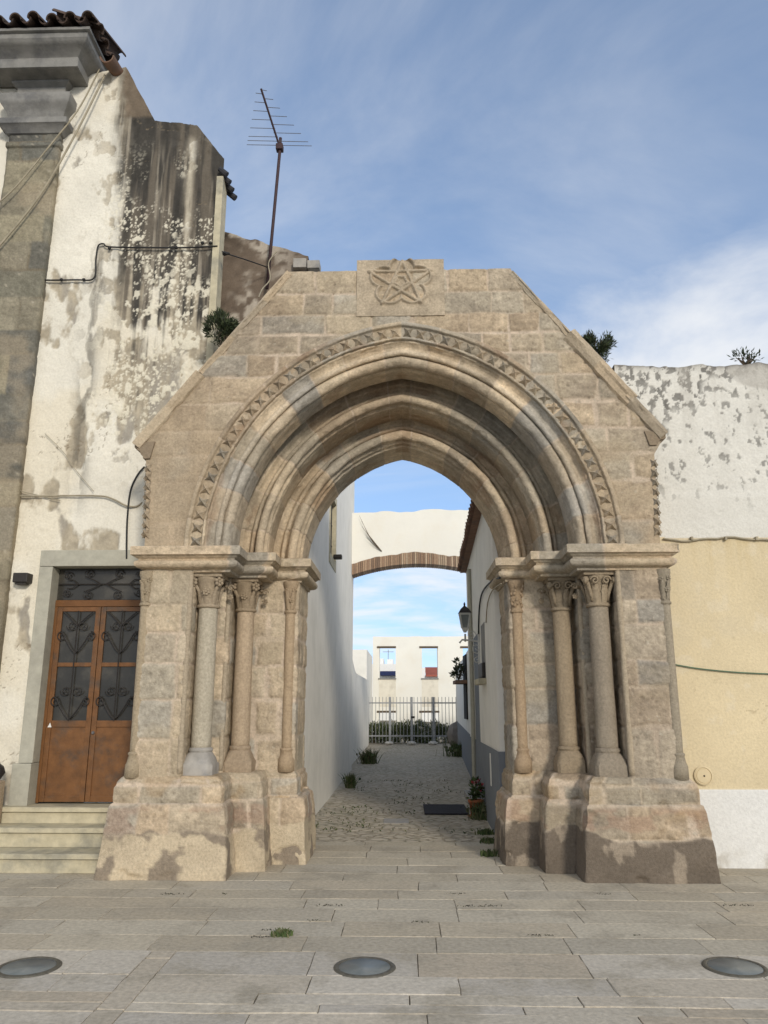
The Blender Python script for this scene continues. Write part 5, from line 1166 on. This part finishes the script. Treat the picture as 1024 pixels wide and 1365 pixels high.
for k in range(900):
    x = rn.uniform(-1.2, 1.0); y = rn.uniform(9.9, 17); 
    if fbm(np.array(x * 1.3), np.array(y * 1.8), 3, 44) < .56: continue
    s_ = rn.uniform(.012, .04); d = Vector((rn.uniform(-1, 1), rn.uniform(-1, 1), rn.uniform(.2, 1))).normalized() * s_; a_ = d.orthogonal().normalized() * s_ * .3
    w0 = Vector((x, y, .0)); m.add([w0 - a_, w0 + a_, w0 + d + a_ * .4, w0 + d - a_ * .4], [(0, 1, 2, 3)], np.array(GR[rn.randrange(4)]) * rn.uniform(.6, 1.1))
o = m.build('cobble_weeds', M_LEAF); kind(o, 'stuff', 'short weeds sprouting between the alley cobbles', 'weeds')
# flower pot
p = ground(635, 1089); fp = thing('flower_pot', 'terracotta pot of red flowers on a saucer by the right alley wall', 'flower pot', (p.x, p.y, 0))
m = MB(); m.lathe(p.x, p.y, [(.075, .015), (.10, .20), (.112, .20), (.115, .235), (.10, .238), (.09, .20)], 20); m.build('pot', M_TERRA, fp, True)
m = MB(); m.lathe(p.x, p.y, [(.09, -.005), (.12, .012), (.125, .025), (.11, .018)], 20); m.build('saucer', M_TERRA, fp, True)
m = MB(); leaves(m, (p.x, p.y, .36), (.11, .11, .15), 260, .07, [(.06, .10, .03), (.04, .07, .02), (.09, .12, .04)], 4, .4); m.build('foliage', M_LEAF, fp)
m = MB()
for dx, dz in ((.04, .48), (.07, .43), (-.02, .46), (.06, .38)): leaves(m, (p.x + dx, p.y - .05, dz), (.03, .03, .03), 22, .035, [(.35, .03, .04), (.28, .02, .05), (.55, .3, .32)], int(dz * 100), .8)
m.build('flowers', M_LEAF, fp)
# boulder at the far right foot
p = ground(607, 996); m = MB(); ball(m, (p.x + .05, p.y, .42), .42, (.20, .18, .16), 5, (.8, .9, 1.15)); tag(m.build('boulder', M_STONE), 'rough grey stone standing at the far right corner of the alley', 'boulder')
# potted plants on the shelf of the low house
p_ = (xr2(19) - .2, 19.0, 2.1); plant('window_plant', 'dark trailing plant on the window shelf of the low house', p_, (p_[0], 19.0, 2.32), (.14, .4, .24), 420, .09, DK, 15)
# dry twig growing from the bridge
b0 = at(509, 735, BY - .02); m = MB(); rn = random.Random(3)
for k in range(5): m.tube([b0, b0 + Vector((-.15 - .05 * k, -.05, .12 + .08 * k)), b0 + Vector((-.35 - .06 * k + rn.uniform(-.1, .1), -.08, .35 + .14 * k))], [.011, .007, .003], 5)
tag(m.build('dry_twig', M_TWIG), 'dry bare twig growing out of the white bridge arch', 'twig')

# ------------------------------------------------------------------ fence, bushes, the ruined wall and what stands behind
FY = 31.0; fx0, fx1 = at(487, 960, FY).x, at(613, 960, FY).x
fence = thing('steel_fence', 'grey steel bar fence closing the far end of the alley', 'fence', ((fx0 + fx1) / 2, FY, 0))
zt = at(540, 929, FY).z
for k in range(28):
    x = fx0 + (fx1 - fx0) * k / 27; m = MB(); m.tube([(x, FY, .05), (x, FY, zt)], .011, 6); m.build('bar', M_FENCE, fence)
for px in (489, 520, 549, 578, 612):
    x = at(px, 960, FY).x; m = MB(); m.box(x - .045, x + .045, FY - .04, FY + .04, 0, zt, b=.008); m.build('post', M_FENCE, fence)
for z in (at(540, 937, FY).z, at(540, 981, FY).z): m = MB(); m.box(fx0, fx1, FY - .02, FY + .02, z - .025, z + .025); m.build('rail', M_FENCE, fence)
m = MB(); x = at(549, 960, FY).x; m.box(x - .02, x + .12, FY - .07, FY - .04, .98, 1.06); m.build('latch', M_IRON, fence)
for px, lab in ((519, 'pale stone at the foot of the far fence, left one'), (549, 'pale stone at the foot of the far fence, middle one'), (577, 'pale stone at the foot of the far fence, right one')):
    x = at(px, 990, FY).x; m = MB(); ball(m, (x, FY - .25, .06), .14, (.5, .48, .44), px, (1.3, 1, .55)); tag(m.build('loose_stone', M_STONE), lab, 'stone')
for k in range(6):
    x = fx0 + .3 + k * .62; nm = ('leftmost', 'second from the left', 'third from the left', 'third from the right', 'second from the right', 'rightmost')[k]
    plant('overgrown_bush', 'dark green overgrown bush behind the far fence, ' + nm, (x, FY + 1.2, 0), (x, FY + 1.2, .34), (.52, .6, .46), 2800, .11, [(.09, .125, .05), (.12, .15, .07), (.07, .095, .045), (.17, .175, .09)], 60 + k, 'bush', .3, 8, 'bushes behind the fence', .8)
RW = 36.0
ruin = thing('ruined_wall', 'roofless white ruin wall with empty window openings behind the fence', 'ruin', (.4, RW, 0))
def ruin_build():
    xa = at(497, 900, RW).x; xb = at(640, 900, RW).x + 1.5; ztop = at(550, 849, RW).z
    ho = []
    for (l, r, t, b) in ((506, 527.5, 862, 904), (562.5, 584, 862, 904), (506, 527.5, 948, 1000), (562.5, 586, 948, 1000), (617, 640, 862, 904)):
        A = at(l, t, RW); B = at(r, b, RW); ho.append((A.x, B.x, max(B.z, 0.0), A.z))
    xs = sorted({xa, xb, *[h[0] for h in ho], *[h[1] for h in ho]}); zs = sorted({0, ztop, *[h[2] for h in ho], *[h[3] for h in ho]})
    m = MB(); T = .7
    def solid(x0, x1, z0, z1): return not any(h[0] - 1e-6 <= x0 and x1 <= h[1] + 1e-6 and h[2] - 1e-6 <= z0 and z1 <= h[3] + 1e-6 for h in ho)
    for x0, x1 in zip(xs[:-1], xs[1:]):
        for z0, z1 in zip(zs[:-1], zs[1:]):
            if solid(x0, x1, z0, z1):
                m.add([(x0, RW, z0), (x1, RW, z0), (x1, RW, z1), (x0, RW, z1)], [(0, 1, 2, 3)]); m.add([(x0, RW + T, z0), (x1, RW + T, z0), (x1, RW + T, z1), (x0, RW + T, z1)], [(3, 2, 1, 0)])
    n = 24; 
    for i in range(n):
        x0 = xa + (xb - xa) * i / n; x1 = xa + (xb - xa) * (i + 1) / n; h0 = .05 * float(fbm(np.array(x0 * 2), np.array(0.), 3, 2)); h1 = .05 * float(fbm(np.array(x1 * 2), np.array(0.), 3, 2))
        m.add([(x0, RW, ztop), (x1, RW, ztop), (x1, RW, ztop + h1), (x0, RW, ztop + h0), (x0, RW + T, ztop + h0), (x1, RW + T, ztop + h1)], [(0, 1, 2, 3), (3, 2, 5, 4)])
    m.add([(xa, RW, 0), (xa, RW + T, 0), (xa, RW + T, ztop + .02), (xa, RW, ztop + .02)], [(0, 3, 2, 1)])
    m.build('wall', M_RUIN, ruin)
    for k, h in enumerate(ho):
        w = MB(); x0, x1, z0, z1 = h; w.add([(x0, RW, z0), (x0, RW + T, z0), (x0, RW + T, z1), (x0, RW, z1), (x1, RW, z0), (x1, RW + T, z0), (x1, RW + T, z1), (x1, RW, z1)], [(0, 1, 2, 3), (4, 7, 6, 5), (3, 2, 6, 7), (0, 4, 5, 1)]); o = w.build('window_reveal', M_RUIN, ruin)
        w = MB(); w.box(x0 - .12, x1 + .02, RW - .02, RW + .12, z1 - .07, z1 + .02); w.build('lintel', M_TWIG, o)
        if k in (0, 1):
            w = MB(); w.box(x0 - .05, x1 + .03, RW - .05, RW + .2, z0 - .05, z0 + .002); w.build('sill', M_CORN, o)
            w = MB(); w.box(x0 - .02, x1 + .01, RW - .012, RW + .1, ho[k + 2][3] + .2, z0 - .06); w.build('apron_panel', M_CREAM, ruin)
ruin_build()
# side wall joining the garden wall to the ruin
m = MB(); n = 12; pa = at(474, 862, 31.0)
m.prism([(-3.2, 30.9, 0), (-1.52, 30.9, 0), (-1.52, 35.9, 0), (-3.2, 35.9, 0)], (0, 0, at(480, 866, 31).z)); tag(m.build('side_wall', M_LIME), 'plain white wall between the garden wall and the ruin on the left', 'wall')
# buildings glimpsed through the ruin's windows
bd = thing('white_building', 'white far building with a navy awning seen through the left ruin window', 'building', (-2, 70, 0))
m = MB(); p = at(502, 893, 70); q = at(529, 885, 70); m.box(p.x - 3, at(535, 890, 70).x, 70, 78, 0, q.z, b=.02); m.box(at(506, 880, 70).x, at(511, 880, 70).x, 71, 74, q.z - .1, at(508, 877, 70).z); m.box(at(516, 880, 70).x, at(524, 880, 70).x, 71, 74, q.z - .1, at(520, 878, 70).z); m.build('wall', M_WHITE, bd)
m = MB(); z0 = at(515, 901, 70).z; z1 = at(515, 895, 70).z; m.box(at(507, 898, 70).x, at(530, 898, 70).x, 69.2, 69.98, z0, z1, b=.05); m.build('awning', M_BLUE, bd)
m = MB(); c_ = at(517, 875, 70); m.tube([(c_.x, 72, c_.z - .6), (c_.x, 72, at(517, 864, 70).z)], .03, 6); m.tube([(c_.x - .5, 72, at(517, 867, 70).z), (c_.x + .5, 72, at(517, 867, 70).z)], .025, 6); m.build('aerial', M_FENCE, bd)
rb = thing('red_roofed_house', 'far house with a dull red roof seen through the right ruin window', 'house', (3, 66, 0))
m = MB(); m.box(at(562, 895, 66).x, at(592, 895, 66).x + 4, 66, 72, 0, at(570, 900, 66).z); m.box(at(561, 895, 66).x, at(567, 895, 66).x, 65.9, 66.5, 0, at(565, 890, 66).z); m.build('wall', M_WHITE, rb)
z0 = at(570, 902, 66).z; z1 = at(570, 889.5, 66).z; xl_ = at(567.5, 895, 66).x; xr_ = xl_ + 6
m = MB(); m.prism([(xl_, 65.6, z0), (xr_, 65.6, z0), (xr_, 68.5, z1), (xl_, 68.5, z1)], (0, .1, .12)); m.build('roof', M_REDROOF, rb)

# ------------------------------------------------------------------ antenna and the cables on the left
ant = thing('tv_antenna', 'rusty pole with a comb-like television aerial leaning above the gable', 'antenna', tuple(at(358, 374, 9.25)))
p0 = at(356, 385, 9.25); p1 = at(373, 203, 9.25); p2 = at(374, 184, 9.25)
m = MB(); m.tube([p0, p0.lerp(p1, .5), p1, p2], .022, 8); m.build('pole', M_RUST, ant, True)
m = MB(); b0 = at(373, 196, 9.25); tip = at(348, 118, 9.25) ; tip = Vector((tip.x * 1.0, 9.25, tip.z)); d0 = b0 + Vector((0, 0, 0))
# the boom points away from us and down-range: give it real depth
far = at(348, 118, 8.75); m.tube([b0, far], .014, 8); m.build('boom', M_RUST, ant)
m = MB(); m.box(b0.x - .05, b0.x + .05, b0.y - .05, b0.y + .05, b0.z - .06, b0.z + .03, b=.01); m.build('clamp', M_RUST, ant)
for k in range(14):
    t = k / 13; c0 = b0.lerp(far, .03 + .95 * t); half = .385 * (1 - t) ** 1.1 + .075; m = MB(); tilt = .02
    if k % 2 == 0: m.tube([c0 + Vector((-half, 0, tilt)), c0 + Vector((half * .06, 0, 0))], .0045, 5)
    else: m.tube([c0 + Vector((-half * .06, 0, 0)), c0 + Vector((half, 0, -tilt))], .0045, 5)
    if k in (0, 1): m.tube([c0 + Vector((-half, 0, tilt)), c0 + Vector((half, 0, -tilt))], .0045, 5)
    m.build('element', M_ALU, ant)
cable([at(369, 335, 9.22), at(363, 342, 9.2), at(358, 352, 9.15), at(360, 372, 9.1), at(350, 385, 8.95), at(345, 396, 8.7)], .008, M_CABLEC, 'cable', 'pale aerial cable hanging at the foot of the antenna pole')
W = WY - .035
cable([at(-20, 371, W), at(20, 371, W), at(22, 368, W), at(50, 373, W), at(100, 373, W), at(125, 371, W), at(128, 345, W), at(131, 328, W), at(138, 325, W), at(146, 329, W), at(190, 330, W), at(250, 330, W), at(290, 328, W)], .010, M_CABLE, 'cable', 'black cable stepping across the upper stained wall')
m = MB()
for px, py in ((20, 369), (33, 370), (50, 372), (82, 373), (112, 373), (146, 331), (235, 330), (270, 324), (281, 324)):
    p = at(px, py, W); ball(m, p, .022, (.03, .03, .03), px)
tag(m.build('cable_clips', M_CABLE), 'row of small black clips fixing the black cable to the stained wall', 'clips')
cable([at(296, 335, W - .05), at(302, 338, W), at(330, 347, 9.0), at(356, 356, 9.25)], .008, M_CABLE, 'cable', 'thin black cable from the stained wall to the antenna pole')
m = MB(); p = at(300, 338, W); m.lathe(0, 0, [(.02, 0), (.03, .02), (.012, .09)], 10); m.v = [(p.x - .03 + vz, p.y + vx, p.z + vy) for vx, vy, vz in m.v]; tag(m.build('cable_gland', M_CABLE), 'small black cable gland at the corner of the stained wall', 'cable gland')
cable([at(-20, 662, W), at(60, 661, W), at(130, 661, W), at(150, 665, W), at(168, 674, W), at(182, 675, W + .02), at(192, 668, W + .05)], .010, M_CABLEC, 'cable', 'dull beige cable running across the white wall above the door')
cable([at(-20, 636, W), at(20, 652, W), at(50, 660, W), at(80, 667, W)], .005, M_CABLEC, 'cable', 'short slanting pale cable above the black wall lamp')
cable([at(193, 622, W), at(183, 634, W), at(174, 655, W), at(170, 690, W), at(169, 722, W), at(169, 745, W)], .011, M_CABLE, 'cable', 'black cable curving down beside the gateway to the door lintel')
cable([at(60, 578, W), at(85, 603, W), at(100, 625, W), at(125, 655, W)], .004, M_CABLEC, 'cable', 'thin slanting wire on the white wall left of the gateway')
cable([at(140, 100, WY - .1), at(100, 180, WY - .13), at(50, 265, WY - .15), at(-20, 350, WY - .16)], .013, M_CABLEC, 'cable', 'thick pale cable slanting down from the eave end across the pilaster')
cable([at(133, 92, WY - .12), at(105, 145, WY - .14), at(70, 190, WY - .16), at(20, 250, WY - .18), at(-20, 285, WY - .18)], .010, M_CABLEC, 'cable', 'thinner pale cable slanting across the top of the pilaster')
for o in bpy.data.objects:
    if '_o' in o: del o['_o']
